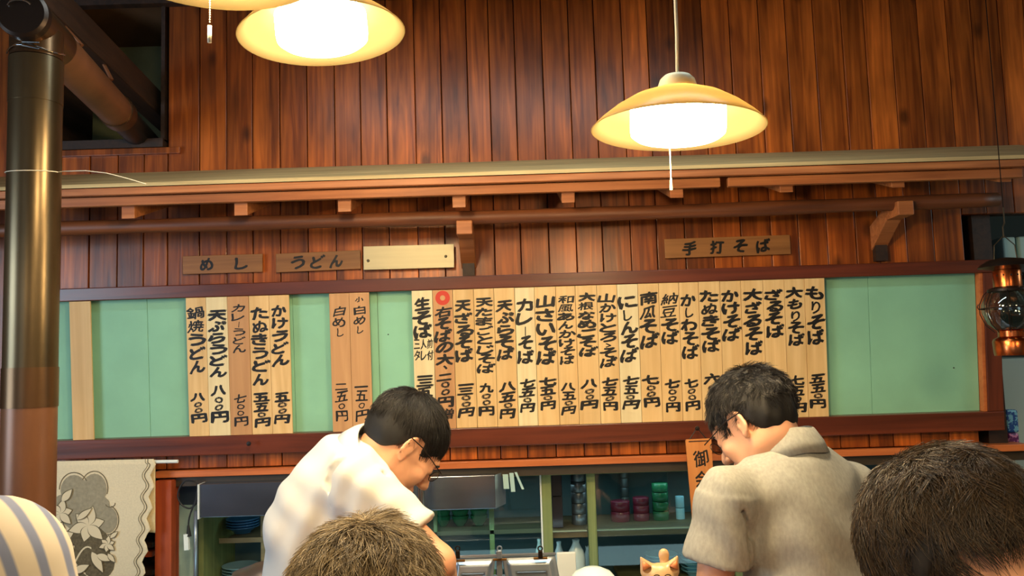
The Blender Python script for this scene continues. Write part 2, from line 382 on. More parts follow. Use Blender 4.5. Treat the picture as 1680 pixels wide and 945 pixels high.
ed = [fx0+.05]+seams+[fxi]
for i in range(len(ed)-1):
    pbuild(MB().box(ed[i]+.0006, ed[i+1]-.0006, .014, .02, s_boti, s_topi), 'backing_panel', M['green'], mf, .0008)
# tiny stain marks / nail heads on the right panel
for u, v in ((1568, 604), (636, 549)):
    x, s = pl2(u, v); pbuild(MB().lathe([(0, .0), (.0025, 0), (.002, .002), (0, .003)], (x, .0135, s), 8, Matrix.Rotation(math.pi/2, 3, 'X')), 'nail_head', M['nail'], mf)

# ------------------------------------------------------------------ glyphs
GC = {}
def glyph(ch):
    if ch in GC: return GC[ch]
    cu = bpy.data.curves.new('g', 'FONT'); cu.body = ch; cu.resolution_u = 3; cu.size = 1
    o = bpy.data.objects.new('g', cu); COL.objects.link(o)
    me = bpy.data.meshes.new_from_object(o.evaluated_get(bpy.context.evaluated_depsgraph_get()))
    vs = [(v.co.x, v.co.y) for v in me.vertices]; fs = [tuple(p.vertices) for p in me.polygons]
    bpy.data.objects.remove(o); bpy.data.curves.remove(cu); bpy.data.meshes.remove(me)
    if vs:
        x0, x1 = min(v[0] for v in vs), max(v[0] for v in vs); y0, y1 = min(v[1] for v in vs), max(v[1] for v in vs)
        cx, cy = (x0+x1)/2, (y0+y1)/2; sc = max(x1-x0, (y1-y0), .35)
        GC[ch] = ([(x-cx, y-cy) for x, y in vs], fs, x1-x0, y1-y0)
    else: GC[ch] = ([], [], .1, .1)
    return GC[ch]
def put(mb, ch, cx, cz, w, h, y, bold=.03, rnd=True):
    """one brushed character, width w, height h, centred at cx,cz on plane y (front is -y)"""
    vs, fs, gw, gh = glyph(ch)
    if not vs: return
    sx, sz = w/max(gw, .3 if ch not in 'しりート' else gw), h/max(gh, .12)
    if ch in '一ー、': sz = min(sz, sx)
    r = random.uniform(-.07, .07) if rnd else 0; sh = random.uniform(-.12, .02) if rnd else 0
    seed = random.uniform(0, 100)
    q = []
    for x, z in vs:
        X = x + .035*math.sin(z*6+seed); Z = z + .04*math.sin(x*5+seed*2) + (.10*x if rnd else 0)
        X += sh*(-z)
        q.append((X*sx, Z*sz))
    b = bold*w*1.1*(.45 if ch in '鍋焼増根納豆風前' else .7 if ch in '右瓜南ぬ和' else 2.0 if ch == '〇' else 1)
    for k, (ox, oz) in enumerate(((0, 0), (b, .4*b), (-b, -.4*b), (.45*b, -b*.8), (-.45*b, b*.8))):
        mb.add([(cx+x+ox, y-.00002*k, cz+z+oz) for x, z in q], [f for f in fs])
def column(mb, text, x, s0, s1, w, y, bold=.035, sizes=None):
    n = len(text); wt = [ {'一': .45, '小': .6, '、': .4, '〇': .62, 'し': .9, 'ー': .8, 'ゝ': .5, '二': .6, '三': .75}.get(c, 1.0) for c in text]
    tot = sum(wt); pos = s0; d = (s1-s0)
    for c, k in zip(text, wt):
        hh = d*k/tot; cz = pos+hh/2; pos += hh
        ww = w*random.uniform(.88, 1.05)*{'〇': .5, 'し': .5, 'ー': .28, '、': .3, 'ゝ': .4, 'り': .55, '小': .7}.get(c, 1.0)
        put(mb, c if c != 'ー' else 'l', x+random.uniform(-.04, .04)*w, cz, ww if c != 'ー' else w*.16, abs(hh)*(.93 if c != '〇' else .78)*( .9 if c not in 'そば' else 1.02) if c != '一' else abs(hh)*.3, y, bold)
# plaques: (u0,u1 at top), v_top, name, (n0,n1), price, (p0,p1), material, bold, labelword
PQ = [
 (117,152,497,717,'',None,'',None,'plaque'),
 (307,340,491,712,'鍋焼うどん',(.06,.55),'八〇〇円',(.683,.905),'plaque'),
 (340,375,490,711,'天ぷらうどん',(.09,.58),'八〇〇円',(.63,.91),'plaque_pale'),
 (375,410,488,710,'カレーうどん',(.055,.41),'七〇〇円',(.70,.94),'plaque_brown'),
 (410,443,487,709,'たぬきうどん',(.08,.65),'五五〇円',(.70,.95),'plaque'),
 (443,476,486,708,'かけうどん',(.07,.515),'五〇〇円',(.70,.93),'plaque'),
 (541,574,483,706,'白めし',(.09,.32),'二五〇円',(.65,.93),'plaque_brown'),
 (574,607,482,705,'小白めし',(.025,.30),'一五〇円',(.66,.93),'plaque_brown'),
 (676,710,478,702,'生そば',(.045,.345),'一三五〇円',(.60,.90),'plaque_pale'),
 (710,743,477,700,'右そばの大、',(.115,.58),'二〇〇円増',(.605,.94),'plaque_brown'),
 (743,777,475,700,'天ざるそば',(.075,.52),'一三〇〇円',(.675,.925),'plaque'),
 (777,810,474,699,'天たまごとじそば',(.065,.61),'九〇〇円',(.68,.92),'plaque'),
 (810,844,473,698,'天ぷらそば',(.085,.52),'八五〇円',(.675,.945),'plaque'),
 (844,876,472,696,'カレーそば',(.08,.55),'七五〇円',(.655,.905),'plaque_pale'),
 (876,911,471,695,'山さいそば',(.055,.56),'七五〇円',(.65,.89),'plaque'),
 (911,943,470,694,'和風あんかけそば',(.065,.565),'八五〇円',(.695,.93),'plaque'),
 (943,978,469,693,'大根なめこそば',(.05,.51),'八〇〇円',(.675,.895),'plaque'),
 (978,1011,468,692,'山かけとろゝそば',(.06,.595),'七五〇円',(.665,.91),'plaque'),
 (1011,1045,467,691,'にしんそば',(.08,.56),'七五〇円',(.66,.905),'plaque_pale'),
 (1045,1079,466,690,'南瓜そば',(.055,.465),'七〇〇円',(.66,.895),'plaque'),
 (1079,1112,465,689,'納豆そば',(.07,.44),'七〇〇円',(.69,.935),'plaque'),
 (1112,1144,464,688,'かしわそば',(.08,.55),'七〇〇円',(.69,.93),'plaque'),
 (1144,1179,463,687,'たぬきそば',(.06,.51),'六〇〇円',(.66,.92),'plaque'),
 (1179,1213,461,686,'かけそば',(.06,.43),'六〇〇円',(.66,.92),'plaque'),
 (1213,1249,460,685,'大ざるそば',(.055,.535),'八〇〇円',(.68,.93),'plaque'),
 (1249,1284,459,684,'ざるそば',(.065,.415),'六五〇円',(.69,.93),'plaque'),
 (1284,1317,458,683,'大もりそば',(.055,.48),'七五〇円',(.695,.97),'plaque'),
 (1317,1350,457,682,'もりそば',(.055,.475),'五五〇円',(.69,.94),'plaque'),
]
ROM = ['nabeyaki udon, left end of its group', 'tempura udon, left of curry udon', 'curry udon in thin strokes', 'tanuki udon, right of curry udon', 'kake udon, right end of its group', 'plain rice, left of the two rice plaques', 'small rice, right of the two rice plaques',
 'raw noodles, left end of the long row', 'a red ring above its large serving note', 'tempura zaru soba, right of the red ring plaque', 'tempura egg soba, eight characters', 'tempura soba, left of curry soba', 'curry soba, right of tempura soba', 'wild vegetable soba in thick strokes', 'ankake soba in small characters', 'daikon nameko soba',
 'yamakake tororo soba', 'herring soba, on the palest wood', 'pumpkin soba, beside the herring plaque', 'natto soba', 'kashiwa chicken soba', 'tanuki soba, left of the bowed head', 'kake soba just above the bowed head', 'large zaru soba above the bowed head', 'plain zaru soba above the bowed head', 'large mori soba, beside the end plaque', 'mori soba, right end of the row']
for i, (u0, u1, v0, v1, nm, ns, pr, ps, mt) in enumerate(PQ):
    x0, st = pl2(u0, v0); x1, _ = pl2(u1, v0); _, sb = pl2(u0+6, v1)
    xb0 = pl2(u0+6.8, v1)[0]
    dyy = random.uniform(-.0015, .0015) - .001
    xo = (x0+xb0)/2; w = x1-x0; xc = xo+w/2
    st = s_topi-.0006-random.uniform(0, .0006); sb = s_boti+.0006
    # plaque laid in front of the rails' inner lips
    o = pbuild(MB().box(xo+.0006, xo+w-.0006, -.0165+dyy, -.0095+dyy, sb, st), 'menu_plaque', M[mt], None, .0008)
    L_ = st-sb
    if nm:
        yy = -.0168+dyy
        mb = MB()
        wch = w*(.80 if nm not in ('カレーうどん', '小白めし', '白めし') else .6)
        thin = nm in ('カレーうどん', '白めし', '小白めし')
        if nm == '小白めし':
            put(mb, '小', xc, st-.05*L_, w*.4, L_*.035, yy, .03)
            column(mb, '白めし', xc, st-.09*L_, st-.30*L_, w*.62, yy, .03)
        else:
            column(mb, nm, xc, st-ns[0]*L_, st-ns[1]*L_, wch, yy, .026 if thin else (.05 if len(nm) < 8 else .04))
        n_ = pbuild(mb, 'dish_name_lettering', M['ink'], None)
        if nm == '生そば':
            mb2 = MB()
            for r_, row in enumerate(('三人前', 'タレ付')):
                for c_, ch in enumerate(row):
                    put(mb2, ch, xc+(c_-1)*w*.31, st-(.385+.082*r_)*L_, w*.27, L_*.066, yy, .05)
            pbuild(mb2, 'small_lettering', M['ink'], None).parent = o
            bpy.context.view_layer.update()
        if nm.startswith('右'):
            mb2 = MB(); ro, ri = w*.36, w*.13
            vs = []; fs = []
            for k in range(28):
                a = 2*math.pi*k/28
                vs += [(xc+ro*math.cos(a), yy, st-.057*L_+ro*math.sin(a)), (xc+ri*math.cos(a), yy, st-.057*L_+ri*math.sin(a))]
                j = (k+1) % 28; fs.append((2*k, 2*k+1, 2*j+1, 2*j))
            mb2.add(vs, fs); r2 = pbuild(mb2, 'red_ring_mark', M['red'], None); r2.parent = o
        mb = MB()
        column(mb, pr, xc, st-ps[0]*L_, st-ps[1]*L_, w*(.62 if thin else .74), yy, .03 if thin else .05)
        if nm.startswith('右'): put(mb, ')', xc, st-.962*L_, w*.14, L_*.05, yy, .1)
        p_ = pbuild(mb, 'price_lettering', M['ink'], None)
        n_.parent = o; p_.parent = o
    for ch in o.children: ch.matrix_parent_inverse = PM.inverted(); ch.matrix_world = PM
    pr2 = ' priced '+pr if pr else ''
    tn = {'plaque': 'honey coloured', 'plaque_pale': 'pale cream', 'plaque_brown': 'brownish'}[mt]
    lab = f'{tn} wooden menu plaque brushed with {ROM[i-1]}' if nm else 'blank upright wooden plaque beside the stove pipe, without any lettering'
    tag(o, lab, 'menu plaque', 'wooden menu plaques standing in the green backed frame')

# ------------------------------------------------------------------ header signs
def header(u0, u1, vtl, vtr, h, text, us, label, mt='sign', Y=W-.02, name='header_sign', chs=.8):
    a, b = at(u0, vtl, Y), at(u1, vtr, Y); c = (a+b)/2
    w = (b-a).length; hh = px(h, Y); ang = math.atan2(b.z-a.z, b.x-a.x)
    o = MB().box(-w/2, w/2, -.008, .0, -hh, 0).build(name, M[mt], None, bevel=.0012)
    o.location = (c.x, Y-.004, c.z); o.rotation_euler = (0, -ang, 0)
    if text:
        for ch, u in zip(text, us):
            mb = MB(); xx = (u-(u0+u1)/2)*Y/FPX
            put(mb, ch, xx, -hh*.52, hh*chs*.85, hh*chs*.8, -.0085, .05)
            l = mb.build('brushed_character', M['ink']); l.parent = o
    tag(o, label, 'sign', 'header signs above the menu frame')
    return o, w, hh
header(302, 432, 421, 417, 30, 'めし', (341, 398), 'small brown wooden header sign reading meshi, leftmost')
header(454, 592, 417, 411, 31, 'うどん', (490, 522, 553), 'brown wooden header sign reading udon, beside the blank metal plate')
o, w, hh = header(597, 745, 405, 401, 39, '', (), 'blank pale metal plate with two screws above the menu frame', 'steelplate', W-.03, 'blank_sign_plate')
for x, z in ((-w/2+.017, -hh*.62), (w/2-.03, -hh*.52)):
    s_ = MB().lathe([(0, 0), (.0055, 0), (.0045, .002), (.002, .003), (0, .003)], (x, -.0082, z), 12, Matrix.Rotation(math.pi/2, 3, 'X')).build('screw', M['screw'], smooth=True)
    s_.parent = o
MB().box(-w/2+.008, w/2-.006, .0005, .012, -hh+.008, -.006).build('mounting_batten', M['sign']).parent = o
header(1089, 1294, 393, 386, 32, '手打そば', (1129, 1174, 1212, 1250), 'wide brown wooden header sign reading handmade soba, rightmost')

# ------------------------------------------------------------------ hanging bill board
YB = 2.86
a, b = at(1124, 722, YB), at(1166, 719, YB); c_ = at(1131, 866, YB)
bw = b.x-a.x; bh = a.z-c_.z
hb = MB().prism([(-bw/2, 0), (-bw/2+.004, .003), (bw/2-.004, .003), (bw/2, 0), (bw/2-.004, -bh), (-bw/2+.006, -bh)], -.008, 0).build('hanging_board', M['orange'])
hb.location = ((a.x+b.x)/2, YB, a.z); hb.rotation_euler = (0, math.radians(-1.0), 0)
mb = MB()
for ch, f in (('御', .21), ('会', .45), ('計', .67)):
    put(mb, ch, .004, -bh*f, bw*.56, bw*.62, -.0085, .02)
mb.build('lettering', M['ink']).parent = hb
nz_ = px(19, YB)
mb = MB().tube([(-bw/2+.004, -.003, -.012), (0, .002, nz_), (bw/2-.004, -.003, -.012)], .0022, 6).tube([(-bw/2+.01, -.009, -.004), (bw/2-.01, -.009, -.004)], .0015, 6)
mb.build('hanging_cord', M['black']).parent = hb
tag(hb, 'orange wooden bill board with three brushed characters hanging by a cord under the menu frame', 'sign')
n = MB().tube([at(1144, 703, YB-.01), at(1144, 703, YB+.05)], .005, 10).lathe([(0, -.004), (.008, -.002), (.008, .001), (0, .002)], at(1144, 703, YB-.012), 12, Matrix.Rotation(math.pi/2, 3, 'X')).build('nail', M['nail']); tag(n, 'dark nail carrying the hanging orange bill board', 'nail')
n = MB().lathe([(0, -.006), (.008, -.002), (.008, .001), (0, .002)], at(408, 728, 2.915), 12, Matrix.Rotation(math.pi/2, 3, 'X')).build('nail', M['nail']); tag(n, 'black peg in the lower frame rail under the udon plaques', 'nail')

# ================================================================== LAMPS
shade_m = bpy.data.materials.new('amber_glass_shade'); shade_m.use_nodes = True
nt = shade_m.node_tree; nt.nodes.clear(); N = nt.nodes.new
outn = N('ShaderNodeOutputMaterial'); d1 = N('ShaderNodeBsdfDiffuse'); d2 = N('ShaderNodeBsdfTranslucent'); mx = N('ShaderNodeMixShader'); g1 = N('ShaderNodeBsdfGlossy'); mx2 = N('ShaderNodeMixShader')
SH = (.40, .315, .16, 1)
d1.inputs[0].default_value = SH; d2.inputs[0].default_value = SH; mx.inputs[0].default_value = .72; g1.inputs['Roughness'].default_value = .2; mx2.inputs[0].default_value = .02
nt.links.new(d1.outputs[0], mx.inputs[1]); nt.links.new(d2.outputs[0], mx.inputs[2]); nt.links.new(mx.outputs[0], mx2.inputs[1]); nt.links.new(g1.outputs[0], mx2.inputs[2]); nt.links.new(mx2.outputs[0], outn.inputs[0])
LAMP_L = 34
bulb_m = mat('lit_diffuser', (255, 245, 220), .5, emit=(1, .80, .50), estr=LAMP_L)
def lamp(u, v, D, tilt, label, scale=1, string=None, chain=False, power=22):
    c = at(u, v, D)
    t = thing('pendant_lamp', label, 'lamp', c, 'pendant lamps under the ceiling')
    t.rotation_euler = (0, tilt, 0)
    def P(mb, name, m, sm=True):
        o = mb.build(name, m, smooth=sm); o.parent = t; return o
    R_ = .18*scale
    prof = [(.036, .082), (.06, .078), (.1, .062), (.135, .040), (.162, .018), (.176, .004), (.18, 0), (.178, -.001), (.16, .014), (.133, .036), (.099, .058), (.06, .074), (.036, .078)]
    P(MB().lathe([(r*scale, z*scale) for r, z in prof], n=64, closed=True), 'shade', shade_m)
    P(MB().lathe([(0, -.020), (.05, -.0195), (.088, -.017), (.097, -.010), (.0985, 0), (.0985, .045), (.09, .054), (0, .056)], n=48), 'diffuser', bulb_m)
    P(MB().lathe([(.042, .078), (.041, .09), (.036, .105), (.028, .113), (.012, .117), (0, .118)], n=32), 'cap', M['cap'])
    MBc = MB().tube([(0, 0, .116), (0, 0, .2)] + [(-.004*math.sin(k*.6), 0, .2+k*.08) for k in range(1, 8)] + [(0, 0, (ZTOP-c.z)/math.cos(tilt))], .0035, 8)
    P(MBc, 'cord', M['cord'])
    if string:
        L_ = string
        if chain:
            mb = MB()
            for k in range(int(L_*.75/.004)):
                mb.lathe([(0, -.0016), (.0015, 0), (0, .0016)], (0, 0, -.022-k*.004), 6)
            mb.tube([(0, 0, -.022-L_*.75), (0, 0, -.022-L_)], .0035, 8)
            P(mb, 'pull_chain', M['cord'])
        else:
            P(MB().tube([(0, .09, -.018), (.002, .09, -.05-L_*.6)], .0013, 6).tube([(.002, .09, -.05-L_*.6), (.002, .09, -.055-L_)], [.0017, .0035], 8), 'pull_cord', M['cord'])
    point(c+Vector((0, 0, -.05)), .06, power, WARM, 'lamp_glow')
    return t
lamp(1112, 212, 1.68, math.radians(2.2), 'cream glass pendant lamp with white cord and pull string, rightmost of three', string=.055, power=24)
lamp(529, 58, 1.74, math.radians(-4.6), 'wide glowing pendant lamp in the middle at the top edge')
lamp(345, -60, 1.28, math.radians(.5), 'nearest pendant lamp at the top left with hanging bead chain', string=.11, chain=True, power=12)

# ================================================================== STOVE PIPE
YP = 2.0
sp = thing('stove_pipe', 'tall oxidised brass stove pipe with an elbow at the top left', 'stove pipe', at(45, 900, YP)*1)
rp = px(40.5, YP)
pt = at(60, 84, YP); pv = Vector((pt.x, YP, 0))
xp = at(52, 500, YP).x
def seg(v0, v1, r, m, name, **k):
    z0, z1 = at(52, v0, YP).z, at(52, v1, YP).z
    return MB().lathe([(r, z1), (r*1.0, z1+(z0-z1)*.33), (r, z1+(z0-z1)*.66), (r, z0)], (xp, YP, 0), 40).build(name, m, sp, smooth=False)
for s_ in (seg(168, 606, rp, M['brass'], 'upper_pipe'), seg(100, 172, rp*1.02, M['brass'], 'elbow_sleeve'), seg(603, 668, rp*1.03, M['brassdark'], 'joint_band'),
           seg(664, 1100, rp*1.0, M['brownpipe'], 'lower_pipe')): smooth_angle(s_)
ztop = at(52, 100, YP).z
smooth_angle(MB().lathe([(rp*1.01, .0), (rp*1.01, at(52, 1100, YP).z)], (xp, YP, 0), 40).build('foot_pipe', M['brownpipe'], sp))
p2 = at(190, 176, 2.7); e0 = Vector((xp, YP, ztop)); hz = Vector((xp, YP, at(50, 48, YP).z)); hd = (Vector((p2.x, 2.7, hz.z+.01))-hz).normalized()
hs = hz.copy()
smooth_angle(MB().lathe([(rp*1.0, hz.z-.01), (rp*1.0, at(60, 98, YP).z)], (xp, YP, 0), 40).build('tee_socket', M['brassdark'], sp))
smooth_angle(MB().tube([hz-hd*.085, hz+hd*.12], rp*.94, 36).build('tee_body', M['brassdark'], sp))
smooth_angle(MB().tube([hz-hd*.105, hz-hd*.098, hz-hd*.075], [rp*.86, rp*.98, rp*.98], 36).build('clean_out_cap', M['iron'], sp))
cq = hz-hd*.108
MB().tube([cq+Vector((.028*math.cos(t), -.004-.008*math.sin(t), .012*math.sin(t)+.012)) for t in np.linspace(.2, 2.9, 10)], .0022, 6).build('cap_handle', M['chrome'], sp)
smooth_angle(MB().tube([hs+hd*.1, hs+hd*.72], rp*.9, 32).build('flue_pipe', M['brownpipe'], sp))
smooth_angle(MB().tube([hs+hd*.70, hs+hd*.76], rp*.97, 32).build('joint_collar', M['brassdark'], sp))
smooth_angle(MB().tube([hs+hd*.74, hs+hd*1.55], rp*.8, 32).build('far_flue', mat('dark_pipe', (36, 32, 28), .4, .5), sp))  # near-black run of flue beyond the collar
# wire clamp near the top of the pipe and the wire round it
zc_ = at(60, 90, YP).z
MB().tube([(xp+rp*1.06*math.cos(t), YP+rp*1.06*math.sin(t), zc_+.006*math.sin(3*t)) for t in np.linspace(-2.6, .3, 16)], .002, 6).build('clamp_wire', M['chrome'], sp)
for dz in (0.004, -.012):
    MB().tube([(xp-.02, YP-rp*1.05, zc_), (xp+.01, YP-rp*1.3, zc_+dz*.5), (xp+.045, YP-rp*1.12, zc_+dz)], .0018, 6).build('wire_tail', M['chrome'], sp)
wz = at(52, 284, YP).z
wp = [(xp+rp*1.03*math.cos(t), YP+rp*1.03*math.sin(t), wz+.008*math.sin(t)) for t in np.linspace(2.6, 6.2, 22)]
for u, v, D in ((105, 281, 1.99), (140, 280, 1.97), (175, 284, 1.96), (210, 293, 1.96), (240, 302, 1.96)): wp.append(at(u, v, D))
w_ = MB().tube(wp, .0011, 6).build('loose_wire', M['cord'], sp)
# beam which carries the pipe
bm = thing('ceiling_beam', 'dark timber beam running back beside the stove pipe into the opening', 'beam', (-1.2, 2.6, 2.64))
b0, b1 = Vector((-1.19, 1.5, 2.655)), Vector((-1.40, 3.5, 2.632)); bd = (b1-b0).normalized()
Q = bd.to_track_quat('Y', 'Z').to_matrix().to_4x4(); Q.translation = b0
MB().box(-.035, .035, 0, (b1-b0).length, -.045, .05, Q).build('timber', M['darkwood'], bm, bevel=.004)
Q2 = Q.copy(); Q2.translation = b0+Vector((0.02, 0, -.19))
MB().box(-.012, .012, 1.58, (b1-b0).length, -.03, .03, Q2).build('lower_rail', M['darkwood'], bm, bevel=.003)
for k, t in ((0, .26), (1, .56)):
    q = hs+hd*t; top_ = b0+bd*((q.y+.0-b0.y)/bd.y)
    MB().tube([q+Vector((.03, 0, rp*.9)), Vector((top_.x+.02, q.y, top_.z-.04))], .006, 6).build('hanger_strap', mat('strap_copper%d' % k, (130, 80, 48), .4, .5), bm)

# ================================================================== LEFT: CURTAIN, POST
YC = 2.9
cl = thing('wall_cloth', 'cream cloth printed with grey lilies hanging from a white rod', 'cloth', at(170, 757, YC))
M['cloth'] = mat('cream_linen', (222, 208, 176), .9, noise_scale=180, noise_amt=.06, bump=.1)
M['cloth2'] = mat('cream_linen_back', (206, 184, 138), .9, noise_scale=180, noise_amt=.06)
M['pg'] = mat('print_grey', (150, 142, 120), .9, noise_scale=90, noise_amt=.15)
M['pd'] = mat('print_dark', (98, 88, 66), .9, noise_scale=120, noise_amt=.3)
M['pc'] = mat('print_cream', (218, 204, 172), .9)
def clothz(x, z): return YC + .0012*math.sin(x*26+1)
def sheet(uv_left, uv_right, n=40, m=30, dy=0, y=YC):
    vs = []; 
    for j in range(m):
        t = j/(m-1)
        a = Vector(at(uv_left(t)[0], uv_left(t)[1], y)); b = Vector(at(uv_right(t)[0], uv_right(t)[1], y))
        for i in range(n):
            p = a.lerp(b, i/(n-1)); vs.append((p.x, clothz(p.x, p.z)+dy, p.z))
    fs = [(j*n+i, j*n+i+1, (j+1)*n+i+1, (j+1)*n+i) for j in range(m-1) for i in range(n-1)]
    return vs, fs
def solid(o, t=.0015):
    s_ = o.modifiers.new('thick', 'SOLIDIFY'); s_.thickness = t; s_.offset = 1; return o
def scal(t):
    return 250-26*t**1.3 + 4.0*math.sin(t*46)*(t > .03)
vs, fs = sheet(lambda t: (84, 757+258*t), lambda t: (scal(t)+2, 753+258*t))
solid(MB().add(vs, fs).build('front_panel', M['cloth'], cl, smooth=True))
vs, fs = sheet(lambda t: (205, 757+115*t), lambda t: (252, 755+(118+6*math.sin(9*t))*t), 14, 14, .014)
solid(MB().add(vs, fs).build('back_fold', M['cloth2'], cl, smooth=True))
rz = at(170, 757, YC).z
MB().tube([at(70, 760, YC+.01), at(292, 757, YC+.01)], .006, 10).build('rod', M['white'], cl)
def flat(mb, uvs, k):
    pts = [at(u, v, YC) for u, v in uvs]
    mb.add([(p.x, clothz(p.x, p.z)-.0012-.00015*k, p.z) for p in pts], [tuple(range(len(pts)))])
def blob(mb, cx, cy, rx, ry, k, n=20, a0=0, a1=360):
    flat(mb, [(cx+rx*math.cos(math.radians(a0+(a1-a0)*i/n)), cy+ry*math.sin(math.radians(a0+(a1-a0)*i/n))) for i in range(n)], k)
def petal(mb, x, y, L_, w, ang, k):
    ca, sa = math.cos(math.radians(ang)), -math.sin(math.radians(ang)); o_ = []
    for i in range(17):
        t = i/16; o_.append((t*L_, w*math.sin(math.pi*t**.8)*.5))
    T_ = lambda a_, b_: (x+a_*ca-b_*sa, y+a_*sa+b_*ca)
    for q0, q1 in zip(o_[:-1], o_[1:]): flat(mb, [T_(*q0), T_(*q1), T_(q1[0], -q1[1]), T_(q0[0], -q0[1])], k)
g = MB()
blob(g, 122, 805, 22, 26, 0); blob(g, 155, 803, 20, 26, 0); blob(g, 104, 835, 20, 24, 0); blob(g, 140, 838, 42, 36, 0); blob(g, 176, 853, 17, 22, 0); blob(g, 166, 826, 14, 10, 0)
g.build('print_medallion', M['pg'], cl)
g = MB(); blob(g, 140, 896, 42, 36, 1); blob(g, 112, 902, 28, 26, 1); blob(g, 150, 925, 38, 30, 1)
g.build('print_dark_patch', M['pd'], cl)  # dark printed patches under the lily petals
d_, c_2 = MB(), MB()
flw = []
for (x, y, r_) in ((145, 862, 27), (98, 884, 25), (100, 842, 20), (177, 893, 12), (150, 880, 0)):
    for a_ in range(0, 360, 60):
        if r_: flw.append((x, y, r_*(1.2 if (a_//60) % 2 else 1.0), r_*.62, a_+15+x % 9))
for n_i, p in enumerate(flw): petal(d_, p[0], p[1], p[2]+1.6, p[3]+2.8, p[4], 4+n_i); petal(c_2, p[0], p[1], p[2], p[3], p[4], 4.5+n_i)
for p in ((103, 822, 26, 11, 50), (128, 852, 30, 9, 38), (122, 938, 28, 12, 25), (152, 905, 38, 13, -62), (160, 910, 26, 11, -20), (178, 908, 18, 7, -50), (182, 882, 16, 6, 40)):
    n_i += 1; petal(d_, p[0], p[1], p[2]+1.6, p[3]+2.8, p[4], 4+n_i); petal(c_2, p[0], p[1], p[2], p[3], p[4], 4.5+n_i)
def line(mb, uvs, w, k):
    for i in range(len(uvs)-1):
        (x0, y0), (x1, y1) = uvs[i], uvs[i+1]; L_ = math.hypot(x1-x0, y1-y0) or 1; nx, ny = -(y1-y0)/L_*w/2, (x1-x0)/L_*w/2
        flat(mb, [(x0+nx, y0+ny), (x1+nx, y1+ny), (x1-nx, y1-ny), (x0-nx, y0-ny)], k)
line(c_2, [(122-8*math.sin(t*2.2)+30*t*t, 895+t*50-80*max(0, .0)*t) for t in np.linspace(0, 1, 9)], 2.4, 3)
line(c_2, [(118+40*t, 935-38*math.sin(t*2.4)) for t in np.linspace(0, 1, 12)], 2.6, 3)
line(d_, [(scal(t)-7, 753+258*t) for t in np.linspace(.0, 1, 90)], 1.3, 2)
line(d_, [(scal(t)-11, 753+258*t) for t in np.linspace(.0, 1, 90)], .8, 2)
for (cx, cy, rx, ry, a0, a1) in ((122, 803, 24, 28, 180, 330), (155, 801, 22, 28, 210, 380), (176, 853, 19, 24, -70, 90), (181, 826, 8, 6, -10, 170)):
    line(d_, [(cx+rx*math.cos(math.radians(a)), cy+ry*math.sin(math.radians(a))) for a in np.linspace(a0, a1, 16)], 1.4, 2)
d_.build('print_outline', M['pd'], cl)['kind'] = 'stuff'; c_2.build('print_petals', M['pc'], cl)['kind'] = 'stuff'

xq0, xq1 = at(256, 860, W-.04).x, at(283, 860, W-.04).x
po = MB().box(xq0, xq1, W-.05, W-.04+.06, 0, ZLINT-.035).build('cabinet_post', M['post'], bevel=.003)
tag(po, 'red brown wooden post beside the lily cloth at the cabinet opening', 'post')
# low shelf pieces seen between cloth and post
sh = thing('side_rack', 'small dark wooden rack seen between the lily cloth and the red post', 'rack', at(240, 900, 3.05))
for v in (893, 908, 938):
    p = at(228, v, 3.05); q = at(256, v-1, 3.05)
    MB().box(p.x, q.x-.001, 3.02, 3.2, p.z-.008, p.z+.010).build('shelf', M['post'] if v == 908 else M['darkwood'], sh, bevel=.002)
MB().box(at(226, 900, 3.05).x, at(229, 900, 3.05).x, 3.02, 3.2, .0, at(228, 870, 3.05).z).build('upright', M['darkwood'], sh)
pw = MB().box(at(190, 870, 3.3).x, at(256, 870, 3.3).x, 3.28, 3.32, .0, at(228, 800, 3.3).z).build('kitchen_partition', M['palepanel']); tag(pw, 'pale greenish kitchen panel behind the small dark rack', 'panel')

# ================================================================== CABINET / KITCHEN
YK = 3.08
def X(u, Y=YK, v=860): return at(u, v, Y).x
def Z(v, Y=YK, u=800): return at(u, v, Y).z
cb = thing('dish_cabinet', 'built-in dish cabinet with green painted frame and sliding glass doors under the menu wall', 'cabinet', (0, 3.1, .9))
ztopc = ZLINT-.03; zbot = Z(1040)
xb = X(1590)
MB().box(X(283), xb, 3.42, 3.44, zbot, ztopc).build('back_panel', M['cabin'], cb)
MB().box(X(430), xb, YK+.01, 3.42, zbot-.02, zbot).build('base_board', M['oakx'], cb)
MB().box(X(283), xb, YK-.03, 3.44, ztopc, ztopc+.02).build('top_board', M['oakx'], cb)
MB().box(X(820), X(1130, YK, 770), YK-.03, YK-.005, Z(775, YK, 1000), Z(770, YK, 1000)).build('head_rail', M['greenwoodx'], cb, bevel=.001)
def stile(u0, u1, m, name='stile', y=YK, z0=None, z1=None, dy=.025):
    return MB().box(X(u0, y), X(u1, y), y-dy, y, zbot if z0 is None else z0, ztopc if z1 is None else z1).build(name, M[m], cb, bevel=.002)
stile(890, 906, 'greenwood', y=YK-.002, dy=.03); stile(964, 978, 'greenwood', y=YK-.002, dy=.03)
MB().box(X(887.5), X(890), YK-.034, YK-.002, zbot, ztopc-.001).build('edge_strip', M['white'], cb)
stile(430, 438, 'oakx', y=YK+.12, dy=.02); stile(803, 811, 'greenwood', y=YK+.12, dy=.02); stile(712, 718, 'greenwood', y=YK+.12, dy=.02)
stile(1200, 1216, 'greenwood', y=YK-.002); stile(1330, 1346, 'greenwood', y=YK-.002); stile(1500, 1516, 'greenwood', y=YK-.002)
zs1 = Z(870, YK+.1, 850)
MB().box(X(357), xb, YK+.10, 3.42, zs1-.012, zs1+.004).build('shelf', M['shelfdark'], cb, bevel=.001)
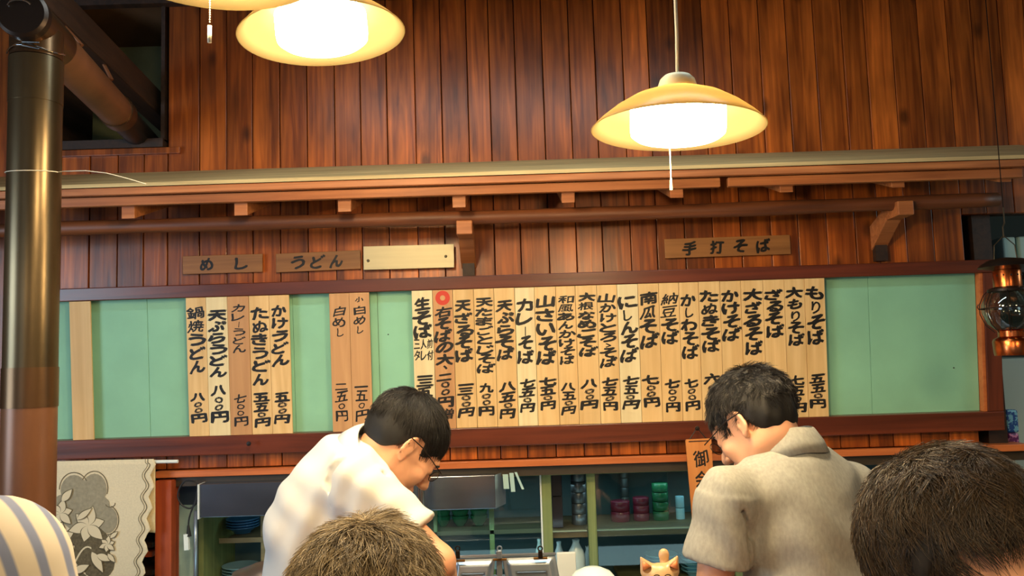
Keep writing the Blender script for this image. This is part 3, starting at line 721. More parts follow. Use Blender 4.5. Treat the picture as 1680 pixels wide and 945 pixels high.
MB().box(X(345), X(440), YK+.09, YK+.10, zs1-.012, zs1+.006).build('shelf_lip', M['oakx'], cb)
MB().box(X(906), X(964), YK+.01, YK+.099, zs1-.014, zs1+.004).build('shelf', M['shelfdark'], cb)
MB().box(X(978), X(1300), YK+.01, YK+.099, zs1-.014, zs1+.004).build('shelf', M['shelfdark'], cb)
# dark side divider at the left
MB().box(X(326), X(334), YK+.0, 3.42, zbot, ztopc).build('side_panel', M['greenwood'], cb)
glassm = thin_glass('cabinet_glass', (.84, .93, .92), .05)
MB().box(X(700), X(887), YK-.02, YK-.017, zbot, ztopc-.002).build('glass_door', glassm, cb)
MB().box(X(979), X(1199), YK-.02, YK-.017, zbot, Z(776, YK, 1000)).build('glass_door', glassm, cb)

# stainless hood
YH = 2.93
hd_ = thing('steel_hood', 'long brushed stainless steel hood box hanging below the wall strip behind the white shirt chef', 'hood', (X(570, YH), YH, Z(800, YH, 570)))
hz0 = Z(838, YH, 695); hz1 = Z(783, YH, 695)
MB().box(X(327, YH), X(814, YH), YH, YH+.09, hz0, hz1).build('box_front', M['steelgloss'], hd_, bevel=.002)
MB().box(X(325, YH), X(327, YH), YH-.006, YH+.09, hz0-.004, hz1).build('bright_edge', M['white'], hd_)
vs = [(X(814, YH), YH, hz0), (X(814, YH), YH, hz1), (X(830, YH), YH+.09, hz1+.0), (X(830, YH), YH+.09, hz0-.0)]; vs += [(x+.001, y+.001, z) for x, y, z in vs]
MB().add(vs, [(0,1,2,3),(7,6,5,4),(0,4,5,1),(1,5,6,2),(2,6,7,3),(3,7,4,0)]).build('side_flange', M['steel'], hd_)
for k, (u0, v0, u1, v1, w_) in enumerate(((829, 778, 831, 802, 9), (839, 776, 842, 807, 7), (846, 775, 858, 803, 4))):
    p, q = at(u0, v0, YH+.04), at(u1, v1, YH+.04); hw = px(w_, YH)/2
    s_ = MB().prism([(p.x-hw, p.z), (p.x+hw, p.z), (q.x+hw, q.z), (q.x-hw, q.z)], YH+.038+.003*k, YH+.039+.003*k).build('paper_strip', M['palepanel'])
    tag(s_, ['leftmost wide paper strip hanging beside the steel hood', 'middle paper strip hanging beside the steel hood', 'rightmost slanting thin paper strip beside the steel hood'][k], 'paper', 'paper strips by the hood')
# support pole with brass collar in front of the hood
ps = thing('steel_pole', 'chrome pole with brass collar beside the white shirt chef', 'pole', (X(692, 2.78), 2.78, 0))
xx = X(692, 2.78); 
smooth_angle(MB().lathe([(px(5.5, 2.78), 0), (px(5.5, 2.78), Z(795, 2.78, 690))], (xx, 2.78, 0), 20).build('pole', M['chrome'], ps))
smooth_angle(MB().lathe([(px(10, 2.78), Z(796, 2.78, 690)), (px(11, 2.78), Z(794, 2.78, 690)), (px(11, 2.78), Z(783, 2.78, 690)), (px(8, 2.78), Z(781, 2.78, 690))], (xx, 2.78, 0), 20).build('collar', mat('worn_brass', (190, 150, 84), .35, .6), ps))
# left bay: pale steel panel, cord, plug
bp_ = MB().box(X(284, 3.12), X(326, 3.12), 3.11, 3.12, zbot, Z(828, 3.12, 300)).build('kitchen_partition', M['palepanel']); tag(bp_, 'pale reflective kitchen panel right of the red post', 'panel')
up_ = MB().box(X(284, 3.12), X(326, 3.12), 3.11, 3.12, Z(827.5, 3.12, 300), ztopc-.001).build('kitchen_partition', mat('blue_grey_steel', (84, 100, 118), .4, .4)); tag(up_, 'dark blue grey panel above the pale one right of the red post', 'panel')
cp = [at(u, v, 2.95) for u, v in ((320, 790), (305, 789), (295, 800), (292, 815), (299, 829), (312, 834), (321, 825), (324, 806), (324, 792))]
pc = thing('power_cord', 'black looped power cord hanging with a white plug in the left bay', 'cord', at(310, 840, 2.95))
cp2 = [at(u, v, 2.95) for u, v in ((324, 800), (321, 820), (314, 838), (310, 852), (309, 866))]
def sm(pts, n=5):
    o_ = []
    for i in range(len(pts)-1):
        p0, p1, p2_, p3 = pts[max(i-1, 0)], pts[i], pts[i+1], pts[min(i+2, len(pts)-1)]
        for k in range(n):
            t = k/n; o_.append(.5*((2*p1)+(p2_-p0)*t+(2*p0-5*p1+4*p2_-p3)*t*t+(3*p1-p0-3*p2_+p3)*t**3))
    return o_+[pts[-1]]
MB().tube(sm(cp), .003, 8).build('cord_loop', M['black'], pc, smooth=True)
MB().tube(sm(cp2), .003, 8).build('cord_drop', M['black'], pc, smooth=True)
MB().tube([at(309, 862, 2.95), at(310, 880, 2.95)], [.004, .009], 10).build('plug_boot', M['black'], pc)
MB().tube([at(306, 876, 2.95), at(307, 902, 2.95)], .011, 4).build('white_plug', M['white'], pc)
cpipe = MB().tube([at(321, 838, 2.99), at(321, 900, 2.99), at(321, 1000, 2.99)], .006, 12).build('water_pipe', M['steel'], smooth=True); tag(cpipe, 'thin chrome pipe running down beside the cabinet left of the shelves', 'pipe')

# dishes
def bowl_prof(r, h): return [(r*.45, 0), (r*.5, h*.12), (r*.75, h*.35), (r*.97, h*.9), (r, h), (r*.95, h), (r*.7, h*.4), (0, h*.2)]
def stack(u0, u1, vb, n, dh, m, name, label, cat, group, Y=YK+.2, prof=bowl_prof, hh=None, zb=None):
    r = px(u1-u0, Y)/2; x = at((u0+u1)/2, vb, Y).x; z = zb if zb is not None else at((u0+u1)/2, vb, Y).z
    for k in range(n):
        o = MB().lathe(prof(r, hh or dh*1.6), n=28).build(name, M[m]); smooth_angle(o, 50)
        o.location = (x, Y, z+k*dh)
        tag(o, label if n == 1 else f'{label}, {["lowest","second from bottom","third from bottom","fourth from bottom","fifth from bottom","sixth from bottom"][k] if k < n-1 else "topmost"} of its stack', cat, group)
def plate_prof(r, h): return [(r*.5, 0), (r*.55, h*.3), (r, h), (r, h*1.1), (r*.5, h*.45), (0, h*.4)]
def tin_prof(r, h): return [(r*.98, 0), (r, h*.02), (r, h*.93), (r*.97, h*.97), (r*.6, h), (0, h)]
S1 = zs1+.0045
stack(372, 424, 880, 4, .010, 'bluebowl', 'bowl', 'blue glazed dish on the left shelf', 'bowl', 'blue dishes on the left shelf', prof=plate_prof, hh=.024, zb=S1)
stack(366, 424, 944, 5, .011, 'bluewhite', 'plate', 'pale blue plate in the pile under the left shelf', 'plate', 'blue plates under the left shelf', prof=plate_prof, hh=.02, zb=Z(955, YK+.2, 390))
stack(716, 740, 868, 3, .022, 'greenbowl', 'bowl', 'dark green bowl below the hood, left pile', 'bowl', 'green bowls', hh=.04, zb=S1)
stack(741, 770, 868, 3, .022, 'greenbowl', 'bowl', 'dark green bowl below the hood, middle pile', 'bowl', 'green bowls', hh=.04, zb=S1)
stack(772, 801, 868, 3, .022, 'greenbowl', 'bowl', 'dark green bowl below the hood, right pile', 'bowl', 'green bowls', hh=.04, zb=S1)
for k in range(2):
    o = MB().box(X(906, YK+.15), X(923, YK+.15), YK+.1, YK+.2, S1+k*.118, S1+.116+k*.118).build('lacquer_box', M['darkbox'], bevel=.002)
    tag(o, 'dark lacquer box between the green stiles, ' + ('lower' if k == 0 else 'upper') + ' of two', 'box', 'dark lacquer boxes')
stack(939, 963, 865, 5, .041, 'tin', 'tea_tin', 'round dark metal tin between the green stiles', 'tin', 'round dark tins', Y=YK+.16, prof=tin_prof, hh=.040, zb=S1)
stack(1003, 1034, 862, 2, .04, 'redtin', 'lacquer_bowl', 'maroon lacquer tub behind the glass door', 'bowl', 'maroon tubs', prof=tin_prof, hh=.038, zb=S1)
stack(1020, 1034, 862, 5, .038, 'tin', 'round_tin', 'slim grey tin behind the glass door', 'tin', 'slim grey tins', Y=YK+.3, prof=tin_prof, hh=.037, zb=S1)
stack(1040, 1066, 862, 3, .03, 'redtin', 'lacquer_cup', 'small maroon cup behind the glass door', 'cup', 'maroon cups', Y=YK+.2, prof=tin_prof, hh=.029, zb=S1)
stack(1072, 1098, 862, 4, .036, 'greenbowl', 'green_cup', 'green cup behind the glass door', 'cup', 'green cups', Y=YK+.2, prof=tin_prof, hh=.034, zb=S1)
stack(1110, 1124, 862, 2, .045, 'bluewhite', 'pale_cup', 'pale blue cup beside the hanging board', 'cup', 'pale cups', Y=YK+.2, prof=tin_prof, hh=.043, zb=S1)
def vase(u0, u1, v0, Y, label):
    r = px(u1-u0, Y)/2; h = at(900, v0, Y).z-zbot; x = at((u0+u1)/2, 910, Y).x
    s0 = max(h-.1, 0)
    o = MB().lathe([(r*.6, 0), (r*.68, .01), (r*.9, h*.4), (r, h-.082), (r*.97, h-.062), (r*.8, h-.042), (r*.46, h-.022), (r*.36, h-.012), (r*.42, h), (r*.32, h), (r*.26, h-.012), (0, h-.02)], n=28).build('sake_flask', M['porcelain'], smooth=True)
    o.location = (x, Y, zbot+.0005); tag(o, label, 'flask', 'pale blue flasks in the cabinet')
vase(908, 927, 889, YK+.14, 'pale blue porcelain flask behind the left green stile')
vase(931, 960, 886, YK+.1, 'round shouldered pale blue flask between the two green stiles')
vase(955, 975, 898, YK+.2, 'pale blue flask partly behind the right green stile')
vase(878, 892, 884, YK+.14, 'narrow pale blue flask behind the white edged stile')
stack(979, 1002, 945, 3, .062, 'porcelain', 'porcelain_jar', 'pale porcelain jar right of the green stile', 'jar', 'pale porcelain jars', Y=YK+.08, prof=tin_prof, hh=.06, zb=zbot+.0005)
stack(1060, 1112, 940, 6, .012, 'bluewhite', 'plate', 'pale blue plate in the pile behind the cat figurine', 'plate', 'pale blue plates behind the cat', Y=YK+.15, prof=plate_prof, hh=.022, zb=Z(945, YK+.15, 1080))
MB().box(X(1020), X(1190), YK+.04, 3.41, Z(945, YK+.15, 1080)-.012, Z(945, YK+.15, 1080)-.0005).build('inner_shelf', M['oakx'], cb)
stack(1118, 1160, 930, 5, .014, 'bluewhite', 'plate', 'pale blue plate behind the grey polo sleeve', 'plate', 'pale blue plates behind the sleeve', Y=YK+.15, prof=plate_prof, hh=.022, zb=Z(945, YK+.15, 1080))

# ================================================================== RIGHT SIDE: LANTERN ETC
YLn = 2.45
lx = at(1656, 500, YLn).x
def zl(v): return at(1656, v, YLn).z
s_ = YLn/FPX
la = thing('oil_lantern', 'hanging copper ship lantern with round glass globe at the right edge', 'lantern', (lx, YLn, zl(585)))
smooth_angle(MB().lathe([(27*s_, zl(583)), (28*s_, zl(578)), (29*s_, zl(560)), (27*s_, zl(556)), (20*s_, zl(552)), (20*s_, zl(543)), (24*s_, zl(541))], (lx, YLn, 0), 32).build('oil_tank', M['copper'], la))
MB().lathe([(22*s_, zl(541)), (34*s_, zl(530)), (41*s_, zl(512)), (41*s_, zl(498)), (34*s_, zl(484)), (24*s_, zl(474))], (lx, YLn, 0), 32, closed=True).build('glass_globe', M['lens'], la, smooth=True)
smooth_angle(MB().lathe([(21*s_, zl(472)), (21*s_, zl(444)), (19*s_, zl(440))], (lx, YLn, 0), 32).build('chimney', M['copper'], la))
smooth_angle(MB().lathe([(22*s_, zl(442)), (42*s_, zl(438)), (38*s_, zl(433)), (26*s_, zl(426)), (8*s_, zl(423)), (0, zl(422))], (lx, YLn, 0), 32).build('cap', M['iron'], la))
smooth_angle(MB().lathe([(20*s_, zl(474)), (31*s_, zl(478)), (30*s_, zl(474)), (20*s_, zl(470))], (lx, YLn, 0), 32).build('upper_ring', M['iron'], la))
mb = MB()
for k in range(8):
    a_ = 2*math.pi*k/8+.2
    mb.tube([(lx+r*s_*math.cos(a_), YLn+r*s_*math.sin(a_), zl(v)) for r, v in ((23, 545), (36, 532), (43, 514), (43, 498), (36, 482), (25, 472))], .0014, 6)
mb.tube([(lx+43*s_*math.cos(t), YLn+43*s_*math.sin(t), zl(505)) for t in np.linspace(0, 2*math.pi, 33)], .0016, 6)
mb.build('wire_guard', M['iron'], la)
mb = MB()
for r_ in (-1, 1): mb.tube([(lx+r_*20*s_, YLn, zl(436)), (lx+r_*17*s_, YLn, zl(402)), (lx+r_*2*s_, YLn, zl(388))], .0016, 6)
mb.tube([(lx, YLn, zl(390)), (lx, YLn, zl(372)), (lx+.006, YLn, zl(366)), (lx+.006, YLn, zl(340))], .002, 6)
mb.build('bail_wire', M['screw'], la)
mb = MB().tube([(lx-41*s_, YLn, zl(507)), (lx-51*s_, YLn, zl(506)), (lx-53*s_, YLn, zl(502)), (lx-51*s_, YLn, zl(498))], .0015, 6); mb.build('hook', M['iron'], la)
for k in range(6):
    a_ = -math.pi/2+(k-2.5)*.5
    MB().lathe([(0, -.001), (.003, 0), (0, .001)], (lx+21.2*s_*math.cos(a_), YLn+21.2*s_*math.sin(a_), zl(452)), 8, Matrix.Rotation(math.pi/2, 3, 'X')).build('vent_hole', M['black'], la)
lhk = MB().tube([(lx+.006, YLn, zl(342)), (lx+.006, YLn, ZTOP)], .0015, 6).build('hanging_wire', M['iron']); tag(lhk, 'thin wire from the ceiling that holds the copper lantern', 'wire')
# right end post and what lies beyond it
x0, x1 = at(1593, 400, W).x, at(1650, 600, W).x
pr_ = MB().box(x0+.02, at(1640, 600, W).x+.02, W+.02, W+.10, 0, ZTOP).build('corner_post', M['darkwood']); tag(pr_, 'dark post behind the right end of the menu frame', 'post')
rp_ = MB().box(at(1640, 640, 3.25).x, at(1760, 640, 3.25).x, 3.25, 3.9, 0, at(1665, 588, 3.25).z).build('white_cabinet', mat('white_enamel', (196, 214, 206), .4)); tag(rp_, 'pale white refrigerator side behind the hanging lantern', 'cabinet')
b_ = thing('paper_bundle', 'pale paper bundle on the dark shelf above the lantern', 'bundle', at(1660, 410, 3.2))
for k in range(2):
    p = at(1632+k*26, 392-k, 3.2); q = at(1657+k*26, 440, 3.2)
    MB().box(p.x, q.x, 3.15, 3.3, q.z, p.z).build('paper_pack', M['palepanel'], b_, bevel=.006)
p = at(1600, 440, 3.2); sf = MB().box(p.x, p.x+.5, 3.1, 3.45, p.z-.03, p.z-.012).build('wall_shelf', M['darkwood']); tag(sf, 'dark shelf carrying the pale paper bundle at the right edge', 'shelf')
def bag(u0, u1, v0, v1, c1, c2, label):
    p, q = at(u0, v0, 3.12), at(u1, v1, 3.12)
    m = bpy.data.materials.new('snack_pack'); m.use_nodes = True; nt = m.node_tree; b = nt.nodes['Principled BSDF']
    wv = nt.nodes.new('ShaderNodeTexNoise'); wv.inputs['Scale'].default_value = 60; tc = nt.nodes.new('ShaderNodeTexCoord'); nt.links.new(tc.outputs['Object'], wv.inputs[0])
    cr = nt.nodes.new('ShaderNodeValToRGB'); cr.color_ramp.interpolation = 'CONSTANT'; cr.color_ramp.elements[0].color = (*lin(c1), 1); cr.color_ramp.elements[1].color = (*lin(c2), 1); cr.color_ramp.elements[1].position = .52
    nt.links.new(wv.outputs[0], cr.inputs[0]); nt.links.new(cr.outputs[0], b.inputs['Base Color']); b.inputs['Roughness'].default_value = .3
    o = MB().box(p.x, q.x, 3.10, 3.14, q.z, p.z).build('packet', m, bevel=.008); tag(o, label, 'packet', 'colourful packets at the right edge')
bag(1646, 1668, 672, 709, (40, 90, 170), (130, 200, 230), 'blue and white patterned packet beside the refrigerator, upper one')
bag(1650, 1670, 710, 745, (110, 40, 110), (226, 150, 200), 'pink and purple patterned packet beside the refrigerator, lower one')
pks = MB().box(at(1640, 745, 3.12).x, at(1672, 745, 3.12).x, 3.08, 3.2, at(1650, 750, 3.12).z, at(1650, 746, 3.12).z).build('packet_ledge', M['darkwood']); tag(pks, 'small ledge under the colourful packets', 'ledge')

# ================================================================== COUNTER
ctm = wood('counter_wood', (110, 62, 34), (150, 90, 50), .4, .15, knots=False, axis='X')
ct = thing('serving_counter', 'wooden serving counter between the seated guests and the chefs', 'counter', (0, 1.5, 0))
MB().box(-2.2, 2.2, 1.50, 1.56, 0, 1.09).build('front_board', ctm, ct)
MB().box(-2.2, 2.2, 1.44, 1.66, 1.09, 1.12).build('counter_top', ctm, ct, bevel=.004)
wk = thing('kitchen_worktop', 'stainless kitchen worktop in front of the chefs', 'worktop', (0, 2.5, 0))
MB().box(-1.2, 1.6, 2.28, 2.72, .86, .90).build('worktop', M['steel'], wk, bevel=.004)
for x in (-1.1, 1.5):
    for y in (2.32, 2.68): MB().box(x-.02, x+.02, y-.02, y+.02, 0, .86).build('leg', M['steel'], wk)

# noodle boiler lids standing on the worktop
YB2 = 2.35
def zb_(v, u=830): return at(u, v, YB2).z
bo = thing('noodle_boiler', 'stainless noodle boiler with two raised lids and clips', 'boiler', (X(830, YB2, 930), YB2, .9))
def lid(u0, u1, skew):
    x0, x1 = at(u0, 940, YB2).x, at(u1, 940, YB2).x; zt_ = zb_(914)
    m_ = MB(); vs = []
    nx, nz = 44, 30
    for j in range(nz):
        for i in range(nx):
            s, t = i/(nx-1), j/(nz-1)
            x = x0+(x1-x0)*s + skew*(1-t)*.02; z = .95+(zt_-.95)*t
            # pressed rounded panel and a slot
            e = min(s, 1-s, 1-t); e2 = max(0, min(1, (e-.06)/.08))
            sx, sz = abs(s-.5)/.28, abs(t-.55)/.13
            slot = 1 if sx < 1 and sz < 1 else 0
            vs.append((x, YB2-.010*e2+.010*slot-.014*(1-t), z))
    fs = [(j*nx+i, j*nx+i+1, (j+1)*nx+i+1, (j+1)*nx+i) for j in range(nz-1) for i in range(nx-1)]
    o = m_.add(vs, fs).build('lid', M['steel'], bo, smooth=True); solid(o, -.002)
lid(746, 814, -1); lid(824, 912, 1)
MB().box(at(740, 912, YB2).x, at(912, 908, YB2).x, YB2-.004, YB2+.01, zb_(913), zb_(910)).build('lid_rim', M['steel'], bo)
MB().box(at(814.5, 912, YB2).x, at(823.5, 908, YB2).x, YB2-.012, YB2+.0, .95, zb_(904)).build('centre_strap', M['steel'], bo)
MB().box(at(738, 912, YB2).x, at(930, 908, YB2).x, YB2+.012, 2.66, .9005, .95).build('tank', M['steel'], bo, bevel=.004)
for u in (752, 820, 886):
    p = at(u, 903, YB2)
    MB().box(p.x-px(11, YB2), p.x+px(11, YB2), YB2-.02, YB2-.013, zb_(917), zb_(913.5)).build('clip_plate', mat('clip_brass', (150, 110, 60), .35, .7), bo, bevel=.001)
    MB().box(p.x-.006, p.x+.006, YB2-.03, YB2-.021, p.z-.016, p.z+.006).build('clip_lever', M['iron'] if u != 820 else M['steel'], bo, bevel=.002)
    MB().tube([(p.x+.006*math.cos(t), YB2-.026, p.z+.011+.006*math.sin(t)) for t in np.linspace(0, 6.28, 14)], .002, 6).build('clip_ring', M['iron'] if u != 820 else M['steel'], bo)
wbx = MB().box(at(914, 925, 2.5).x, at(945, 925, 2.5).x, 2.5, 2.515, .9505, at(930, 907, 2.5).z).build('white_box', M['white'], bevel=.002); tag(wbx, 'plain white box beside the boiler lids', 'box')
wbo = MB().lathe([(0, 0), (.03, .002), (.055, .03), (.062, .06), (.04, .085), (.02, .094), (0, .096)], n=32).build('steamed_bun_bowl', M['porcelain'], smooth=True)
pb_ = at(972, 930, 1.9); wbo.location = (pb_.x, 1.9, pb_.z-.096); tag(wbo, 'white domed bowl lid left of the cat figurine', 'bowl lid')
pst = MB().box(pb_.x-.07, pb_.x+.07, 1.83, 1.97, 0, pb_.z-.0965).build('side_stand', M['steel'], bevel=.003); tag(pst, 'steel stand under the white domed lid', 'stand')
pot = MB().lathe([(.0, .05), (.02, .05), (.03, .045), (.075, .03), (.082, .0), (.08, -.02), (0, -.02)], n=32).build('pot_lid', mat('dull_grey_pot', (92, 80, 74), .4, .5), smooth=True)
pp = at(418, 924, 2.2); pot.location = (pp.x+.02, 2.2, pp.z-.05); tag(pot, 'dull dark grey pot lid left of the white shirt chef', 'lid')
pt2 = MB().lathe([(.078, 0), (.078, 1), (0, 1)], n=32).build('stock_pot', M['steel'], smooth=False); pt2.scale = (1, 1, pp.z-.071); pt2.location = (pp.x+.02, 2.2, 0); tag(pt2, 'tall steel stock pot under the dark grey lid', 'pot')

# ================================================================== SDF MODELLING
class SDF:
    def __init__(s, lo, hi, h):
        s.h = h; s.lo = np.array(lo, dtype=np.float32); s.n = np.ceil((np.array(hi)-np.array(lo))/h).astype(int)+1
        s.F = np.full(s.n, .12, dtype=np.float32)
        s.ax = [s.lo[i]+h*np.arange(s.n[i], dtype=np.float32) for i in range(3)]
    def sub(s, lo, hi, pad):
        i0 = np.clip(np.floor((np.array(lo)-pad-s.lo)/s.h).astype(int), 0, s.n-1); i1 = np.clip(np.ceil((np.array(hi)+pad-s.lo)/s.h).astype(int)+1, 1, s.n)
        if np.any(i1 <= i0): return None
        sl = tuple(slice(a, b) for a, b in zip(i0, i1))
        g = np.meshgrid(*[s.ax[i][sl[i]] for i in range(3)], indexing='ij')
        return sl, g
    def comb(s, sl, d, k, op):
        f = s.F[sl]
        if op == 'u':
            h = np.clip(.5+.5*(f-d)/k, 0, 1); s.F[sl] = f*(1-h)+d*h-k*h*(1-h)
        else:
            d = -d; h = np.clip(.5-.5*(f-d)/k, 0, 1); s.F[sl] = f*(1-h)+d*h+k*h*(1-h)
    def ell(s, c, r, R=None, k=.02, op='u'):
        c = np.array(c, dtype=np.float32); r = np.array(r, dtype=np.float32); m = float(r.max())
        q = s.sub(c-m, c+m, max(k, .03))
        if q is None: return s
        sl, g = q; P = [g[i]-c[i] for i in range(3)]
        if R is not None:
            Rm = np.array(R)[:3, :3]; P = [P[0]*Rm[0, j]+P[1]*Rm[1, j]+P[2]*Rm[2, j] for j in range(3)]
        k0 = np.sqrt(sum((P[i]/r[i])**2 for i in range(3))); k1 = np.sqrt(sum((P[i]/r[i]**2)**2 for i in range(3)))+1e-6
        s.comb(sl, (k0*(k0-1)/k1).astype(np.float32), k, op); return s
    def cone(s, a, b, ra, rb, k=.02, op='u', flat=None):
        a = np.array(a, dtype=np.float32); b = np.array(b, dtype=np.float32); m = max(ra, rb)
        q = s.sub(np.minimum(a, b)-m, np.maximum(a, b)+m, max(k, .03))
        if q is None: return s
        sl, g = q; ba = b-a; P = [g[i]-a[i] for i in range(3)]
        t = np.clip(sum(P[i]*ba[i] for i in range(3))/max(float(ba@ba), 1e-9), 0, 1)
        d = np.sqrt(sum((P[i]-ba[i]*t)**2 for i in range(3)))-(ra+(rb-ra)*t)
        s.comb(sl, d.astype(np.float32), k, op); return s
    def cyl(s, a, b, ra, rb, k=.01, op='u'):   # flat-ended tapered cylinder
        a = np.array(a, dtype=np.float32); b = np.array(b, dtype=np.float32); m = max(ra, rb)
        q = s.sub(np.minimum(a, b)-m, np.maximum(a, b)+m, max(k, .03))
        if q is None: return s
        sl, g = q; ba = b-a; L_ = float(np.linalg.norm(ba)); un = ba/L_; P = [g[i]-a[i] for i in range(3)]
        t = sum(P[i]*un[i] for i in range(3)); rad = np.sqrt(np.maximum(sum((P[i]-un[i]*t)**2 for i in range(3)), 0))
        tt = np.clip(t/L_, 0, 1); d = np.maximum(rad-(ra+(rb-ra)*tt), np.maximum(-t, t-L_))
        s.comb(sl, d.astype(np.float32), k, op); return s
    def grid(s): return np.meshgrid(*s.ax, indexing='ij')
    def mesh(s, name, m, parent=None, smooth_it=1):
        F = s.F; nx, ny, nz = F.shape; ins = F < 0
        cc = [(i, j, k) for i in (0, 1) for j in (0, 1) for k in (0, 1)]
        V = {c: F[c[0]:nx-1+c[0], c[1]:ny-1+c[1], c[2]:nz-1+c[2]] for c in cc}
        I = {c: ins[c[0]:nx-1+c[0], c[1]:ny-1+c[1], c[2]:nz-1+c[2]] for c in cc}
        cnt = sum(I[c].astype(np.int8) for c in cc); act = (cnt > 0) & (cnt < 8)
        ai = np.argwhere(act); idx = -np.ones(act.shape, dtype=np.int64); idx[act] = np.arange(len(ai))
        acc = np.zeros((len(ai), 3)); num = np.zeros(len(ai))
        for c in cc:
            for a in range(3):
                if c[a] == 0:
                    d = list(c); d[a] = 1; d = tuple(d)
                    v0, v1 = V[c][act], V[d][act]; cr = (v0 < 0) != (v1 < 0)
                    t = np.where(cr, v0/(v0-v1+1e-12), 0)
                    p = np.tile(np.array(c, float), (len(ai), 1)); p[:, a] += t
                    acc[cr] += p[cr]; num[cr] += 1
        verts = (ai+acc/num[:, None])*s.h+s.lo
        faces = []
        for a in range(3):
            b, c = (a+1) % 3, (a+2) % 3
            sl0 = [slice(None)]*3; sl1 = [slice(None)]*3; sl0[a] = slice(0, -1); sl1[a] = slice(1, None)
            f0, f1 = ins[tuple(sl0)], ins[tuple(sl1)]
            e = np.argwhere(f0 != f1)
            ok = (e[:, b] > 0) & (e[:, c] > 0) & (e[:, b] < F.shape[b]-1) & (e[:, c] < F.shape[c]-1); e = e[ok]
            flip = f0[tuple(e.T)]
            q = []
            for db, dc in ((1, 1), (0, 1), (0, 0), (1, 0)):
                ee = e.copy(); ee[:, b] -= db; ee[:, c] -= dc; q.append(idx[tuple(ee.T)])
            q = np.stack(q, 1); q[~flip] = q[~flip][:, ::-1]; faces.append(q)
        fc = np.concatenate(faces); fc = fc[(fc >= 0).all(1)]
        me = bpy.data.meshes.new(name)
        me.vertices.add(len(verts)); me.vertices.foreach_set('co', verts.astype(np.float32).ravel())
        me.loops.add(fc.size); me.loops.foreach_set('vertex_index', fc.astype(np.int32).ravel())
        me.polygons.add(len(fc)); me.polygons.foreach_set('loop_start', np.arange(0, fc.size, 4, dtype=np.int32)); me.polygons.foreach_set('loop_total', np.full(len(fc), 4, dtype=np.int32))
        me.update(calc_edges=True); me.validate(); me.shade_smooth(); me.materials.append(m)
        o = bpy.data.objects.new(name, me); COL.objects.link(o)
        if parent:
            o.parent = parent; o.matrix_parent_inverse = Matrix.Translation(parent.location).inverted()
        if smooth_it:
            mo = o.modifiers.new('smooth', 'SMOOTH'); mo.factor = .5; mo.iterations = smooth_it
        return o

def frame_from(f, up=(0, 0, 1)):
    f = Vector(f).normalized(); x = f.cross(Vector(up)).normalized(); u = x.cross(f).normalized()
    Mx = Matrix((x, f, u)).transposed(); return Mx    # columns right, forward, up
def head_sdf(S_, C, R, neck=None, sc=1.0):
    T = lambda p: np.array(C + R @ (Vector(p)*sc))
    E = lambda c, r, k=.02, op='u', RR=None: S_.ell(T(c), [x*sc for x in r], R if RR is None else R @ RR, k, op)
    K = lambda a, b, ra, rb, k=.015, op='u': S_.cone(T(a), T(b), ra*sc, rb*sc, k, op)
    E((0, -.012, .030), (.074, .096, .086)); E((0, .028, -.035), (.058, .062, .075), .03)
    K((-.045, .0, -.06), (-.012, .07, -.098), .02, .018, .03); K((.045, .0, -.06), (.012, .07, -.098), .02, .018, .03)
    K((0, .078, -.1), (0, .074, -.105), .017, .016, .02)
    K((-.03, .080, .018), (.03, .080, .018), .012, .012, .02)
    for s in (-1, 1):
        E((s*.030, .094, -.003), (.015, .012, .010), .012, 's')
        E((s*.030, .080, -.003), (.0125, .0125, .0115), .004)
        K((s*.045, .062, -.03), (s*.04, .06, -.035), .018, .018, .02)
        Re = Matrix.Rotation(s*.5, 3, 'Z') @ Matrix.Rotation(-.2, 3, 'X')
        E((s*.079, -.008, -.008), (.007, .019, .032), .006, 'u', Re)
        E((s*.086, -.006, -.004), (.006, .011, .020), .004, 's', Re)
        K((s*.078, -.004, -.036), (s*.078, -.003, -.038), .008, .007, .006)
    K((0, .094, .004), (0, .112, -.030), .007, .011, .012); K((-.011, .102, -.034), (.011, .102, -.034), .008, .008, .006)
    K((-.016, .090, -.060), (.016, .090, -.060), .007, .007, .006); K((-.013, .089, -.071), (.013, .089, -.071), .007, .007, .006)
    K((-.02, .099, -.0655), (.02, .099, -.0655), .002, .002, .003, 's')
    if neck is not None:
        S_.cone(T((0, -.022, -.045)), np.array(neck), .054*sc, .060, .03)
def hand_sdf(S_, w, d, n, thumb_side=1, curl=.6):
    """hand from wrist w along direction d with palm normal n"""
    w = Vector(w); d = Vector(d).normalized(); n = (Vector(n)-d*Vector(n).dot(d)).normalized(); s = d.cross(n)*thumb_side
    pc_ = w+d*.05
    Rm = Matrix((s, d, n)).transposed()
    S_.ell(np.array(pc_), (.040, .050, .015), Rm, .015)
    for i, L_ in enumerate((.068, .076, .070, .055)):
        base = w+d*.085+s*(.028-.0187*i); p = base; dd = d.copy()
        for j, q in enumerate((.45, .32, .23)):
            dd = (dd*math.cos(curl*.6)+n*math.sin(curl*.6)).normalized(); p2_ = p+dd*L_*q; S_.cone(np.array(p), np.array(p2_), .0088-.0007*j, .0082-.0007*j, .004); p = p2_
    p = w+d*.03+s*.034; dd = (d*.6+s*.7+n*.3).normalized()
    S_.cone(np.array(w+d*.02+s*.02), np.array(p), .014, .012, .01)
    for L_ in (.036, .03): p2_ = p+dd*L_; S_.cone(np.array(p), np.array(p2_), .0105, .009, .005); p = p2_; dd = (dd+n*.3+d*.2).normalized()

